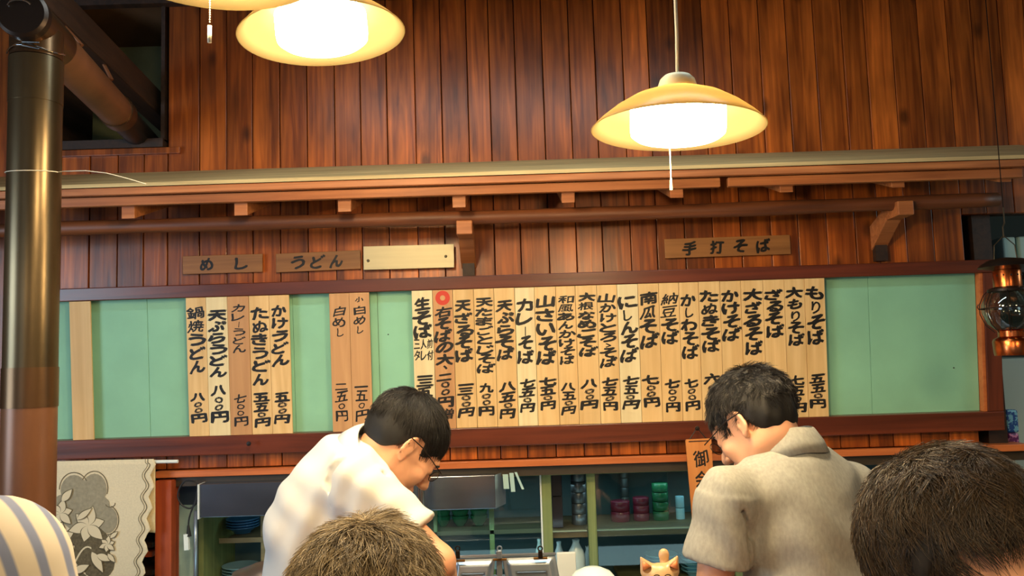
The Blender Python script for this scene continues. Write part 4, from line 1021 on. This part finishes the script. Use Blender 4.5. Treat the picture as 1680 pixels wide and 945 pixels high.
def hair_cap(name, m, parent, C, R, cut, h=.004, r=(.082, .104, .091), amp=.003, sc=1.0, c0=(0, -.012, .034), fr=60):
    C = Vector(C); lo = np.array(C)-.15; hi = np.array(C)+.15
    S_ = SDF(lo, hi, h)
    T = lambda p: np.array(C + R @ (Vector(p)*sc))
    S_.ell(T(c0), [x*sc for x in r], R, .02)
    S_.ell(T((0, -.036, -.012)), [x*sc for x in (r[0]-.012, .056, .052)], R, .03)
    g = S_.grid(); P = [g[i]-C[i] for i in range(3)]; Rm = np.array(R)
    L_ = [sum(P[i]*Rm[i, j] for i in range(3))/sc for j in range(3)]
    S_.F += (amp*(np.sin(L_[0]*fr+L_[2]*fr*.7)*np.sin(L_[1]*fr*.8+1)+.6*np.sin(L_[0]*fr*1.9+2)*np.sin(L_[1]*fr*1.7+L_[2]*fr*1.1))).astype(np.float32)
    cutz = np.interp(L_[1], *cut)
    S_.F = np.maximum(S_.F, ((cutz-L_[2])*.7*sc).astype(np.float32))
    return S_.mesh(name, m, parent, 1)
def strands(name, m, parent, C, R, cut, n, length, r, c0=(0, -.012, .034), crown=(0, -.05, .1), lift=.006, rad=.0006, sc=1.0, steps=6, clump=0.4, seed=1, grav=.4, flow=None, fit=1.0, droop=0.0):
    rng = np.random.RandomState(seed); C = Vector(C)
    r = np.array(r)*fit; pts = rng.normal(size=(n*3, 3)); pts /= np.linalg.norm(pts, axis=1)[:, None]; P = pts*r
    c0 = np.array(c0)
    z = P[:, 2]+c0[2]; y = P[:, 1]+c0[1]; cz = np.interp(y, *cut); ok = z > cz+.004; P = P[ok][:n]; n = len(P)
    cr = np.array(crown)
    Gd = np.array(R.transposed() @ Vector((0, 0, -1)))
    cell = np.floor(P/ .012); hs_ = np.sin(cell @ np.array([12.9, 78.2, 37.7]))*43758.5; hs_ = hs_-np.floor(hs_)
    hs2 = np.sin(cell @ np.array([39.3, 11.1, 83.1]))*24634.6; hs2 = hs2-np.floor(hs2)
    swirl = (hs_-.5)*clump*2+rng.normal(size=n)*.15; ln = length*(.65+.6*rng.rand(n))*(.8+.4*hs2); lf = lift*(.4+1.2*hs2+.5*rng.rand(n))
    path = [P.copy()]; cur = P.copy()
    for i in range(1, steps):
        nr = cur/r**2; nr /= np.linalg.norm(nr, axis=1)[:, None]
        away = cur+c0-cr if flow is None else np.tile(np.array(flow, float), (n, 1))
        away = away/(np.linalg.norm(away, axis=1)[:, None]+1e-6)+Gd*grav
        t = away-nr*(away*nr).sum(1)[:, None]; t /= np.linalg.norm(t, axis=1)[:, None]+1e-6
        b = np.cross(nr, t); t = t*np.cos(swirl)[:, None]+b*np.sin(swirl)[:, None]
        cur = cur+t*(ln/(steps-1))[:, None]
        k0 = np.sqrt((cur**2/r**2).sum(1)); f = i/(steps-1)
        tgt = 1+lf*(f**.8)/r.mean()*(1-droop*f)
        cur = cur*(tgt/k0)[:, None]
        path.append(cur.copy())
    path = np.stack(path, 1)+c0   # n,steps,3 local
    path = path*sc
    Rm = np.array(R); path = path @ Rm.T + np.array(C)
    tg = np.gradient(path, axis=1); tg /= np.linalg.norm(tg, axis=2)[..., None]+1e-9
    ref = rng.normal(size=(n, 1, 3)); a = np.cross(tg, ref); a /= np.linalg.norm(a, axis=2)[..., None]+1e-9; b = np.cross(tg, a)
    rr = rad*np.linspace(1, .35, steps)[None, :, None]
    ring = [path+rr*(a*math.cos(q)+b*math.sin(q)) for q in (0, 2.094, 4.189)]
    V = np.stack(ring, 2).reshape(-1, 3)
    base = (np.arange(n)*steps*3)[:, None, None]; st = (np.arange(steps-1)*3)[None, :, None]; k = np.arange(3)[None, None, :]; k2 = (np.arange(3)+1) % 3
    A = base+st+k; B = base+st+k2[None, None, :]; F_ = np.stack([A, B, B+3, A+3], -1).reshape(-1, 4)
    me = bpy.data.meshes.new(name); me.vertices.add(len(V)); me.vertices.foreach_set('co', V.astype(np.float32).ravel())
    me.loops.add(F_.size); me.loops.foreach_set('vertex_index', F_.astype(np.int32).ravel())
    me.polygons.add(len(F_)); me.polygons.foreach_set('loop_start', np.arange(0, F_.size, 4, dtype=np.int32)); me.polygons.foreach_set('loop_total', np.full(len(F_), 4, dtype=np.int32))
    me.update(calc_edges=True); me.shade_smooth(); me.materials.append(m)
    o = bpy.data.objects.new(name, me); COL.objects.link(o); o.parent = parent; o.matrix_parent_inverse = Matrix.Translation(parent.location).inverted()
    tag(o, kind='stuff'); return o
def tone_hair(m, c1, c2):
    nt = m.node_tree; b = nt.nodes['Principled BSDF']; g = nt.nodes.new('ShaderNodeNewGeometry'); cr = nt.nodes.new('ShaderNodeValToRGB')
    cr.color_ramp.elements[0].color = (*lin(c1), 1); cr.color_ramp.elements[1].color = (*lin(c2), 1)
    nt.links.new(g.outputs['Random Per Island'], cr.inputs[0]); nt.links.new(cr.outputs[0], b.inputs['Base Color'])
M['s_black'] = mat('strand_black', (20, 14, 10), .4); tone_hair(M['s_black'], (5, 4, 3), (24, 17, 12))
M['s_dark'] = mat('strand_dark', (20, 14, 10), .4); tone_hair(M['s_dark'], (18, 14, 10), (86, 66, 42))
M['s_grey'] = mat('strand_grey', (20, 14, 10), .45); tone_hair(M['s_grey'], (66, 52, 32), (190, 170, 132))

CUT_SHORT = ([-.13, -.08, -.045, -.02, -.004, .018, .03, .045, .06, .085, .12], [-.062, -.058, -.045, -.012, .026, .024, -.012, .01, .045, .062, .065])

def legs(S_, hip, side, feet, r=.085, knees=None):
    for i, s in enumerate((-1, 1)):
        h_ = Vector(hip)+Vector(side)*s*.09; f = Vector(feet[i]); k_ = Vector(knees[i]) if knees else (h_+f)/2+Vector((0, 0, .02))
        S_.cone(np.array(h_), np.array(k_), r, r*.68, .04); S_.cone(np.array(k_), np.array(f+Vector((0, 0, .08))), r*.66, r*.55, .03)

# ------------------------------------------------------------------ CHEF 1 (white shirt, profile to the right)
CUT_1 = ([-.13, -.08, -.045, -.02, -.004, .018, .03, .045, .06, .085, .12], [-.066, -.062, -.045, -.012, .026, .024, -.012, .005, .022, .026, .03])
def chef1():
    hc = at(660, 727, 1.93)
    R = frame_from((.55, .30, -.70), (0.15, 0.05, 1))
    nb = at(598, 766, 1.94)
    hip = Vector((at(535, 1000, 1.97).x, 1.97, .95))
    shR, shL = at(592, 800, 1.80), at(592, 782, 2.10)
    elR, elL = at(718, 922, 1.77), at(690, 930, 2.14)
    wrR, wrL = at(745, 1030, 1.98), at(745, 1020, 2.10)
    mid = at(522, 870, 1.96)
    t = thing('person', 'person in a white short sleeved shirt bowing the head to the right at work', 'person', (hip.x, hip.y, 0))
    B = SDF((-.75, 1.6, .0), (.12, 2.4, 1.62), .0055)
    head_sdf(B, hc, R, nb)
    B.cone(np.array(nb), np.array(mid), .05, .08, .03); B.ell(np.array(mid), (.085, .115, .15), None, .05); B.ell(np.array(hip), (.08, .12, .11), None, .05)
    B.cone(np.array(shR), np.array(shL), .036, .036, .02)
    for a, e, w in ((shR, elR, wrR), (shL, elL, wrL)):
        B.cone(np.array(a), np.array(e), .045, .036, .02); B.cone(np.array(e), np.array(w), .037, .024, .012)
        d = (w-e).normalized(); hand_sdf(B, w, d, (1, 0, -.4), 1 if a is shR else -1)
    ft = [(hip.x+.02, 1.88, 0), (hip.x+.02, 2.08, 0)]
    legs(B, hip, (0, 1, 0), ft, .07)
    B.mesh('body', M['skin'], t)
    Tt = SDF((-.75, 1.6, .0), (.12, 2.4, 1.2), .011)
    Tt.ell(np.array(hip), (.115, .165, .13), None, .05); legs(Tt, hip, (0, 1, 0), ft, .092)
    for f in ft: Tt.ell((f[0]+.05, f[1], .035), (.13, .048, .036), None, .03)
    Tt.mesh('trousers', M['trouser'], t)
    # shirt
    Sh = SDF((-.75, 1.6, .78), (.12, 2.4, 1.62), .0055)
    back = at(500, 800, 1.95); low = at(520, 1000, 1.97)
    c1 = at(545, 800, 1.95)
    Rt = Matrix.Rotation(math.radians(30), 3, 'Y')
    Sh.ell(np.array(at(570, 802, 1.95)), (.125, .165, .105), Matrix.Rotation(math.radians(38), 3, 'Y'), .04)
    Sh.ell(np.array(at(528, 858, 1.96)), (.122, .168, .13), Matrix.Rotation(math.radians(16), 3, 'Y'), .05)
    Sh.ell(np.array(at(527, 960, 1.97)), (.124, .17, .16), None, .06)
    Sh.ell(np.array(at(530, 1060, 1.97)), (.125, .17, .14), None, .05)
    Sh.cone(np.array(at(600, 768, 1.87)), np.array(at(604, 762, 2.02)), .052, .052, .05)
    for a, e in ((shR, elR), (shL, elL)):
        d = (e-a); q = a+d*.66
        Sh.cone(np.array(a+d*-.06), np.array(a+d*.2), .066, .068, .035)
        Sh.cyl(np.array(a+d*.0), np.array(q), .064, .064, .012)
    Sh.cone(np.array(at(566, 770, 1.95)), np.array(nb+Vector((-.004, 0, -.004))), .075, .062, .04)
    nd = (hc+R @ Vector((0, -.022, -.045))-nb).normalized()
    g = Sh.grid()
    fold = .0042*np.sin(g[0]*38+g[2]*30+2*np.sin(g[2]*14))*np.sin(g[2]*17+g[0]*9) + .003*np.sin(g[0]*90-g[2]*40+3*np.sin(g[1]*20))
    Sh.F += fold.astype(np.float32)
    # deep crease behind the shoulder
    for uvs in (((548, 762), (541, 790), (552, 822), (566, 845)), ((640, 770), (600, 800), (590, 830)), ((560, 740), (556, 762), (545, 775))):
        for (a, b) in zip(uvs[:-1], uvs[1:]):
            for D in (1.785,):
                Sh.cone(np.array(at(*a, D-.01)), np.array(at(*b, D)), .006, .006, .012, 's')
    Sh.mesh('shirt', M['whiteshirt'], t)
    # collar band: ring round the neck
    ax = nd; c0 = nb+nd*.052
    u_ = ax.orthogonal().normalized(); v_ = ax.cross(u_)
    mb = MB(); n = 40; vs = []
    for (r_, h_) in ((.094, -.036), (.087, -.006), (.075, .022), (.072, .024), (.071, .0), (.076, -.034)):
        for k in range(n):
            a_ = 2*math.pi*k/n; vs.append(c0+u_*math.cos(a_)*r_+v_*math.sin(a_)*r_+ax*h_)
    fs = [(i*n+k, i*n+(k+1) % n, ((i+1) % 6)*n+(k+1) % n, ((i+1) % 6)*n+k) for i in range(6) for k in range(n)]
    mb.add(vs, fs).build('collar', M['whiteshirt'], t, smooth=True)
    hair_cap('hair', M['hairblack'], t, hc, R, CUT_1, amp=.0015, r=(.080, .1, .087))
    strands('hair_strands', M['s_black'], t, hc, R, CUT_1, 5000, .022, (.080, .1, .087), rad=.0005, lift=.004, steps=4, seed=3, fit=1.0, clump=.3)
    # brow and lashes
    TT = lambda p: hc+R @ Vector(p)
    for s in (-1, 1):
        MB().tube([TT((s*.014, .095, .014)), TT((s*.03, .094, .020)), TT((s*.046, .083, .014))], [.002, .003, .0015], 6).build('eyebrow', M['hairblack'], t)
        MB().tube([TT((s*.018, .0925, -.006)), TT((s*.03, .0935, -.009)), TT((s*.043, .088, -.006))], .0012, 6).build('eyelashes', M['hairblack'], t)
    gl = thing('eyeglasses', 'thin dark rimmed glasses worn by the person in the white shirt', 'glasses', hc)
    for s in (-1, 1):
        MB().tube([TT((s*.086, -.02, .008)), TT((s*.082, .02, .012)), TT((s*.066, .098, .006))], .0014, 6).build('temple_arm', M['iron'], gl)
        MB().tube([TT((s*.033+.021*math.cos(a), .101, -.004+.014*math.sin(a))) for a in np.linspace(0, 6.283, 22)], .001, 6).build('rim', M['iron'], gl)
        MB().add([TT((s*.033+.020*math.cos(a), .101, -.004+.013*math.sin(a))) for a in np.linspace(0, 6.283, 18)[:-1]], [tuple(range(17))]).build('lens', M['lens'], gl)
    MB().tube([TT((-.01, .108, -.002)), TT((0, .112, .001)), TT((.01, .108, -.002))], .001, 6).build('bridge', M['iron'], gl)
chef1()

# ------------------------------------------------------------------ CHEF 2 (grey polo, back view)
CUT_2 = ([-.13, -.08, -.045, -.02, -.004, .018, .03, .045, .06, .085, .12], [-.088, -.084, -.07, -.012, .026, .024, -.016, .005, .03, .04, .045])
def chef2():
    hc = at(1238, 693, 1.88)
    R = frame_from((-.60, .55, -.58), (0.0, 0.15, 1))
    nb = at(1296, 760, 1.86)
    hip = Vector((at(1335, 1000, 1.80).x, 1.80, .95))
    f2 = Vector((-.42, .9, 0)).normalized(); lf = Vector((-.9, -.42, 0)).normalized()
    shL, shR = at(1190, 812, 1.76), at(1402, 808, 1.93)
    elL, elR = at(1168, 985, 1.76), at(1460, 985, 1.98)
    wrL, wrR = at(1120, 1040, 1.98), at(1330, 1050, 2.15)
    t = thing('person', 'person in a grey polo shirt seen from behind with head bowed to the left', 'person', (hip.x, hip.y, 0))
    Rb = Matrix((-lf, f2, Vector((0, 0, 1)))).transposed()
    lo, hi = (.15, 1.45, 0), (1.05, 2.45, 1.68)
    B = SDF(lo, hi, .0055)
    head_sdf(B, hc, R, nb)
    B.ell(np.array(at(1305, 890, 1.85)), (.12, .075, .2), Rb, .04); B.ell(np.array(hip), (.12, .08, .11), Rb, .05)
    B.cone(np.array(shL), np.array(shR), .036, .036, .02)
    for a, e, w, sd in ((shR, elR, wrR, 1), (shL, elL, wrL, -1)):
        B.cone(np.array(a), np.array(e), .045, .036, .02); B.cone(np.array(e), np.array(w), .037, .024, .012)
        hand_sdf(B, w, (w-e), (0, .3, -1), sd)
    ft = [tuple(Vector((hip.x, hip.y+.02, 0))-lf*.1), tuple(Vector((hip.x, hip.y+.02, 0))+lf*.1)]
    legs(B, hip, -lf, ft, .07)
    B.mesh('body', M['skin'], t)
    Tt = SDF((.15, 1.4, 0), (1.05, 2.3, 1.2), .011)
    Tt.ell(np.array(hip), (.165, .115, .13), Rb, .05); legs(Tt, hip, -lf, ft, .092)
    for f in ft: Tt.ell(tuple(Vector(f)+f2*.05+Vector((0, 0, .035))), (.048, .13, .036), Rb, .03)
    Tt.mesh('trousers', M['trouser'], t)
    Sh = SDF((.1, 1.45, .78), (1.08, 2.4, 1.68), .0055)
    Sh.ell(np.array(at(1302, 835, 1.84)), (.155, .105, .135), Rb, .05)
    Sh.ell(np.array(at(1325, 930, 1.83)), (.148, .112, .16), Rb, .06)
    Sh.ell(np.array(at(1332, 1030, 1.81)), (.152, .118, .16), Rb, .05)
    Sh.cone(np.array(at(1205, 806, 1.79)), np.array(at(1392, 800, 1.92)), .052, .054, .05)
    Sh.cone(np.array(at(1268, 784, 1.83)), np.array(at(1340, 770, 1.90)), .050, .050, .05); Sh.ell(np.array(at(1296, 762, 1.86)), (.075, .07, .045), None, .05)
    for a, e in ((shL, elL), (shR, elR)):
        d = e-a
        Sh.cone(np.array(a), np.array(a+d*.15), .058, .060, .03)
        Sh.cyl(np.array(a), np.array(a+d*.64), .060, .072, .012)
    g = Sh.grid()
    Sh.F += (.003*np.sin(g[0]*42+1.5*np.sin(g[2]*9))*np.clip((1.42-g[2])*4, 0, 1) + .002*np.sin(g[0]*25+g[2]*60+2*np.sin(g[0]*30))).astype(np.float32)
    for uvs in (((1216, 838), (1231, 880), (1228, 935)),):
        for a, b in zip(uvs[:-1], uvs[1:]): Sh.cone(np.array(at(*a, 1.71)), np.array(at(*b, 1.73)), .005, .006, .012, 's')
    Sh.mesh('polo_shirt', M['greypolo'], t)
    nd = (hc+R @ Vector((0, -.022, -.045))-nb).normalized(); c0 = at(1286, 726, 1.86); ax = Vector((-.16, .16, 1)).normalized()
    u_ = (Vector((1, 0, 0))-ax*ax.x).normalized(); v_ = ax.cross(u_)
    mb = MB(); n = 48; vs = []
    for (r_, h_) in ((.090, -.034), (.085, -.008), (.072, .022), (.069, .024), (.070, .012), (.080, -.034)):
        for k in range(n):
            a_ = 2*math.pi*k/n; vs.append(c0+u_*math.cos(a_)*r_+v_*math.sin(a_)*r_*.92+ax*(h_+.004*math.sin(3*a_)))
    fs = [(i*n+k, i*n+(k+1) % n, ((i+1) % 6)*n+(k+1) % n, ((i+1) % 6)*n+k) for i in range(6) for k in range(n)]
    mb.add(vs, fs).build('collar', M['greypolo'], t, smooth=True)
    hair_cap('hair', M['hairblack'], t, hc, R, CUT_2, r=(.080, .101, .089), amp=.003, fr=75)
    strands('hair_strands', M['s_black'], t, hc, R, CUT_2, 6000, .024, (.080, .101, .089), rad=.0006, lift=.007, steps=5, seed=5, clump=1.0)
    TT = lambda p: hc+R @ Vector(p)
    for s in (-1, 1):
        MB().tube([TT((s*.014, .095, .014)), TT((s*.03, .094, .020)), TT((s*.046, .083, .014))], [.002, .003, .0015], 6).build('eyebrow', M['hairblack'], t)
    gl = thing('eyeglasses', 'thin dark glasses worn by the person in the grey polo', 'glasses', hc)
    for s in (-1, 1):
        MB().tube([TT((s*.086, -.02, .008)), TT((s*.082, .02, .012)), TT((s*.066, .104, .006))], .0014, 6).build('temple_arm', M['iron'], gl)
        MB().tube([TT((s*.033+.020*math.cos(a), .101, -.006+.014*math.sin(a))) for a in np.linspace(0, 6.283, 22)], .0013, 6).build('rim', M['iron'], gl)
    MB().tube([TT((-.01, .112, -.002)), TT((0, .115, .001)), TT((.01, .112, -.002))], .001, 6).build('bridge', M['iron'], gl)
chef2()

# ------------------------------------------------------------------ SEATED GUESTS
def seated(hc, R, label, hm, sm_, shirt, cut, r, n, length, lift, crown, seed, sc=1.0, clump=.8, amp=.004, rad=.0006, grav=.4, skinm=None):
    bow = (R @ Vector((0, 1, 0))).z; x, y = hc.x-(R @ Vector((0, 1, 0))).x*.08, hc.y-.02+bow*.10
    zn = hc.z-.17*sc
    t = thing('person', label, 'person', (x, y, 0))
    B = SDF((x-.35, y-.35, 0), (x+.35, y+.55, hc.z+.16), .007)
    head_sdf(B, hc, R, (x, y-.05, zn), sc)
    hip = Vector((x, y-.08, .835))
    B.ell((x, y-.05, zn-.18), (.15, .09, .2), None, .05); B.ell(tuple(hip), (.15, .11, .12), None, .05)
    B.cone((x-.16, y-.05, zn-.07), (x+.16, y-.05, zn-.07), .045, .045, .05)
    for s in (-1, 1):
        e = Vector((x+s*.22, y, zn-.34)); w = Vector((x+s*.16, y+.22, 1.16 if False else zn-.30))
        B.cone((x+s*.18, y-.05, zn-.08), tuple(e), .045, .036, .03); B.cone(tuple(e), tuple(w), .036, .025, .02); hand_sdf(B, w, (w-e), (0, 0, -1), -s)
        kn = Vector((x+s*.11, y+.32, .80)); B.cone((x+s*.08, y-.06, .83), tuple(kn), .075, .055, .03); B.cone(tuple(kn), (x+s*.11, y+.28, .30), .052, .036, .02)
        B.ell((x+s*.11, y+.30, .27), (.04, .10, .035), None, .02)
    B.mesh('body', M['skin'], t)
    Sh = SDF((x-.35, y-.3, .7), (x+.35, y+.3, zn+.1), .009)
    Sh.ell((x, y-.05, zn-.2), (.17, .115, .22), None, .05); Sh.ell((x, y-.08, .88), (.17, .13, .14), None, .05)
    Sh.cone((x-.16, y-.05, zn-.065), (x+.16, y-.05, zn-.065), .058, .058, .05); Sh.cone((x, y-.05, zn-.03), (x, y-.05, zn-.08), .06, .09, .04)
    for s in (-1, 1): Sh.cyl((x+s*.18, y-.05, zn-.06), (x+s*.215, y-.01, zn-.28), .062, .062, .02)
    Sh.mesh('shirt', shirt, t)
    Tr = SDF((x-.3, y-.3, .2), (x+.3, y+.5, 1.0), .012)
    Tr.ell(tuple(hip), (.17, .13, .12), None, .05)
    for s in (-1, 1):
        Tr.cone((x+s*.08, y-.06, .83), (x+s*.11, y+.32, .80), .09, .07, .03); Tr.cone((x+s*.11, y+.32, .80), (x+s*.11, y+.28, .34), .066, .055, .02)
    Tr.mesh('trousers', M['trouser'], t)
    hair_cap('hair', hm, t, hc, R, cut, r=r, amp=amp, sc=sc, fr=55)
    strands('hair_strands', sm_, t, hc, R, cut, n, length, r, rad=rad, lift=lift, steps=7, seed=seed, sc=sc, clump=clump, crown=crown, grav=grav)
    TT = lambda p: hc+R @ (Vector(p)*sc)
    for s in (-1, 1):
        MB().tube([TT((s*.014, .095, .014)), TT((s*.03, .094, .020)), TT((s*.046, .083, .014))], [.002, .003, .0015], 6).build('eyebrow', hm, t)
        MB().lathe([(0, -.004), (.003, -.0028), (.004, 0), (.003, .0028), (0, .004)], TT((s*.030, .0895, -.003)), 10).build('eye', M['black'], t)
    st = thing('bar_stool', 'round bar stool under the guest with ' + ('grey brown hair' if 'grey' in label else 'dark brown hair'), 'stool', (x, y-.05, 0))
    MB().lathe([(0, .64), (.15, .64), (.17, .66), (.17, .69), (.15, .70), (0, .70)], (x, y-.06, 0), 32).build('seat', M['darkbox'], st, smooth=False)
    for k in range(4):
        a_ = math.pi/4+k*math.pi/2; MB().tube([(x+.1*math.cos(a_), y-.06+.1*math.sin(a_), .64), (x+.19*math.cos(a_), y-.06+.19*math.sin(a_), 0)], .014, 8).build('leg', M['post'], st)
    MB().tube([(x+.155*math.cos(a_), y-.06+.155*math.sin(a_), .25) for a_ in np.linspace(0, 6.283, 25)], .009, 8).build('foot_ring', M['steel'], st)
    return t
CUT_G = ([-.13, -.08, -.045, -.02, -.004, .018, .03, .045, .06, .085, .12], [-.085, -.082, -.07, -.03, .02, .015, -.015, .01, .045, .062, .065])
CUT_R = ([-.13, -.08, -.045, -.02, -.004, .018, .03, .045, .06, .085, .12], [.008, .004, -.02, -.04, -.03, -.02, -.02, .01, .045, .062, .065])
shirt_beige = mat('beige_shirt', (176, 160, 130), .9, noise_scale=40, noise_amt=.05)
seated(at(604, 1020, 1.06), frame_from((.05, 1, -.12)), 'seated guest with short grey brown hair in front of the white shirt chef', M['hairgrey'], M['s_grey'], shirt_beige,
       CUT_G, (.088, .106, .094), 14000, .035, .010, (.0, -.03, .12), 11, .98, .8, .003, .00055)
seated(at(1572, 930, 1.05), frame_from((-.28, 1, -.72)), 'seated guest with thick dark brown hair at the lower right', M['hairdark'], M['s_dark'], mat('dark_blue_shirt', (60, 66, 84), .9, noise_scale=40, noise_amt=.05),
       CUT_R, (.094, .110, .100), 18000, .052, .008, (.03, -.0, .12), 12, 1.03, .9, .004, .0006, .5)

# standing guest: only the striped shoulder enters the frame
def striped():
    D = .98
    sh = at(-10, 905, D); x, y, z = sh.x-.13, D, sh.z
    t = thing('person', 'standing guest in a pale blue striped shirt, only the shoulder showing at lower left', 'person', (x, y, 0))
    B = SDF((x-.4, y-.3, 0), (x+.35, y+.35, z+.42), .009)
    hc = Vector((x-.03, y+.01, z+.235)); head_sdf(B, hc, frame_from((0, 1, -.1)), (x, y-.02, z+.05))
    B.ell((x, y, z-.2), (.15, .09, .22), None, .05); B.ell((x, y, z-.45), (.14, .1, .14), None, .05); B.cone((x-.14, y, z-.01), (x+.14, y, z-.01), .045, .045, .05)
    for s in (-1, 1):
        e = Vector((x+s*.2, y+.0, z-.3)); w = Vector((x+s*.2, y+.12, z-.52)); B.cone((x+s*.16, y, z-.02), tuple(e), .045, .036, .03); B.cone(tuple(e), tuple(w), .036, .025, .02); hand_sdf(B, w, (w-e), (-s, 0, 0), 1)
    ft = [(x-.1, y, 0), (x+.1, y, 0)]; legs(B, (x, y, z-.48), (1, 0, 0), ft, .07)
    B.mesh('body', M['skin'], t)
    m = bpy.data.materials.new('striped_cotton'); m.use_nodes = True; nt = m.node_tree; b = nt.nodes['Principled BSDF']
    tc = nt.nodes.new('ShaderNodeTexCoord'); mp = nt.nodes.new('ShaderNodeMapping'); mp.inputs['Rotation'].default_value = (math.radians(-18), 0, math.radians(38))
    wv = nt.nodes.new('ShaderNodeTexWave'); wv.bands_direction = 'Y'; wv.inputs['Scale'].default_value = 10; wv.inputs['Distortion'].default_value = .4
    cr = nt.nodes.new('ShaderNodeValToRGB'); cr.color_ramp.elements[0].color = (*lin((120, 130, 160)), 1); cr.color_ramp.elements[1].color = (*lin((206, 196, 178)), 1)
    cr.color_ramp.elements[0].position = .15; cr.color_ramp.elements[1].position = .4
    nt.links.new(tc.outputs['Object'], mp.inputs[0]); nt.links.new(mp.outputs[0], wv.inputs[0]); nt.links.new(wv.outputs[0], cr.inputs[0]); nt.links.new(cr.outputs[0], b.inputs['Base Color']); b.inputs['Roughness'].default_value = .9
    Sh = SDF((x-.4, y-.3, z-.65), (x+.35, y+.35, z+.15), .009)
    Sh.ell((x, y, z-.2), (.17, .12, .24), None, .05); Sh.ell((x, y, z-.45), (.16, .125, .18), None, .05); Sh.cone((x-.13, y, z), (x+.13, y, z), .064, .064, .06); Sh.cone((x, y-.02, z+.04), (x, y-.02, z), .06, .09, .04)
    for s in (-1, 1): Sh.cone((x+s*.15, y, z-.02), (x+s*.19, y, z-.22), .066, .064, .02)
    Sh.mesh('shirt', m, t)
    Tr = SDF((x-.3, y-.3, 0), (x+.3, y+.3, z-.3), .012); Tr.ell((x, y, z-.5), (.165, .13, .13), None, .05); legs(Tr, (x, y, z-.48), (1, 0, 0), ft, .09)
    for f in ft: Tr.ell((f[0], f[1]+.05, .035), (.045, .12, .036), None, .03)
    Tr.mesh('trousers', M['trouser'], t)
    hair_cap('hair', M['hairblack'], t, hc, frame_from((0, 1, -.1)), CUT_SHORT)
striped()

# ------------------------------------------------------------------ CAT FIGURINE
def cat():
    Y = 1.52; c = at(1083, 950, Y); zb = 1.1205
    t = thing('cat_figurine', 'small cream ceramic cat figurine with laughing face and raised paw', 'figurine', (c.x, Y, zb))
    cm = mat('cream_ceramic', (206, 170, 124), .35, noise_scale=30, noise_amt=.05); om = mat('orange_ceramic', (214, 128, 74), .4)
    r = px(29, Y)
    B = SDF((c.x-.07, Y-.06, zb-.002), (c.x+.07, Y+.06, c.z+.08), .0018)
    B.ell((c.x, Y, c.z), (r, r*.85, r*.86), None, .004)
    B.ell((c.x, Y+.004, (c.z+zb)/2-.01), (r*.85, r*.8, (c.z-zb)/2+.0), None, .008); B.ell((c.x, Y+.002, zb+.016), (r*1.0, r*.9, .018), None, .008)
    for s in (-1, 1):
        e0 = Vector((c.x+s*r*.66, Y, c.z+r*.55)); e1 = Vector((c.x+s*r*1.0, Y, c.z+r*1.16))
        B.cone(tuple(e0), tuple(e1), r*.46, r*.07, .004); B.cone(tuple(e0+Vector((s*.002, -r*.30, .003))), tuple(e1+Vector((-s*.001, -r*.22, -.004))), r*.22, r*.02, .002, 's')
        B.ell((c.x+s*.010, Y-r*.72, c.z-.008), (.009, .007, .006), None, .004)
        B.ell((c.x+s*.014, Y-r*.75, zb+.012), (.010, .012, .010), None, .005)
    B.ell((c.x, Y-r*.84, c.z-.011), (.006, .005, .006), None, .002, 's')
    # raised paw behind the ear
    B.cone((c.x+.016, Y+.020, c.z-.02), (c.x+.012, Y+.020, c.z+r*1.12), .008, .0085, .006); B.ell((c.x+.012, Y+.019, c.z+r*1.2), (.009, .008, .010), None, .004)
    B.mesh('cat_body', cm, t, 1)
    for s in (-1, 1):
        MB().tube([(c.x+s*r*(.30+.17*math.cos(a)), Y-r*.80+abs(math.cos(a))*.001, c.z+r*.30+r*.14*math.sin(a)) for a in np.linspace(.1, 3.04, 10)], .0008, 6).build('closed_eye', M['iron'], t)
        MB().tube([(c.x+s*r*.74, Y-r*.24, c.z+r*.62), (c.x+s*r*.93, Y-r*.08, c.z+r*1.0)], [r*.27, r*.05], 14).build('inner_ear', om, t, smooth=True)
        for k in range(3): MB().tube([(c.x+s*r*.35, Y-r*.82, c.z-r*(.12+.07*k)), (c.x+s*r*.85, Y-r*.60, c.z-r*(.0+.16*k))], .0004, 5).build('whisker', M['iron'], t)
    MB().lathe([(0, -.002), (.0026, 0), (0, .002)], (c.x, Y-r*.86, c.z-r*.02), 10).build('nose', M['iron'], t)
    MB().tube([(c.x-.008, Y-r*.86, c.z-.007), (c.x-.004, Y-r*.9, c.z-.0085), (c.x, Y-r*.9, c.z-.005), (c.x+.004, Y-r*.9, c.z-.0085), (c.x+.008, Y-r*.86, c.z-.007)], .0006, 5).build('mouth_line', M['iron'], t)
    MB().lathe([(0, -.003), (.005, -.002), (.0055, .001), (0, .002)], (c.x, Y-r*.80, c.z-.012), 12).build('open_mouth', mat('red_glaze', (150, 50, 36), .4), t)
cat()
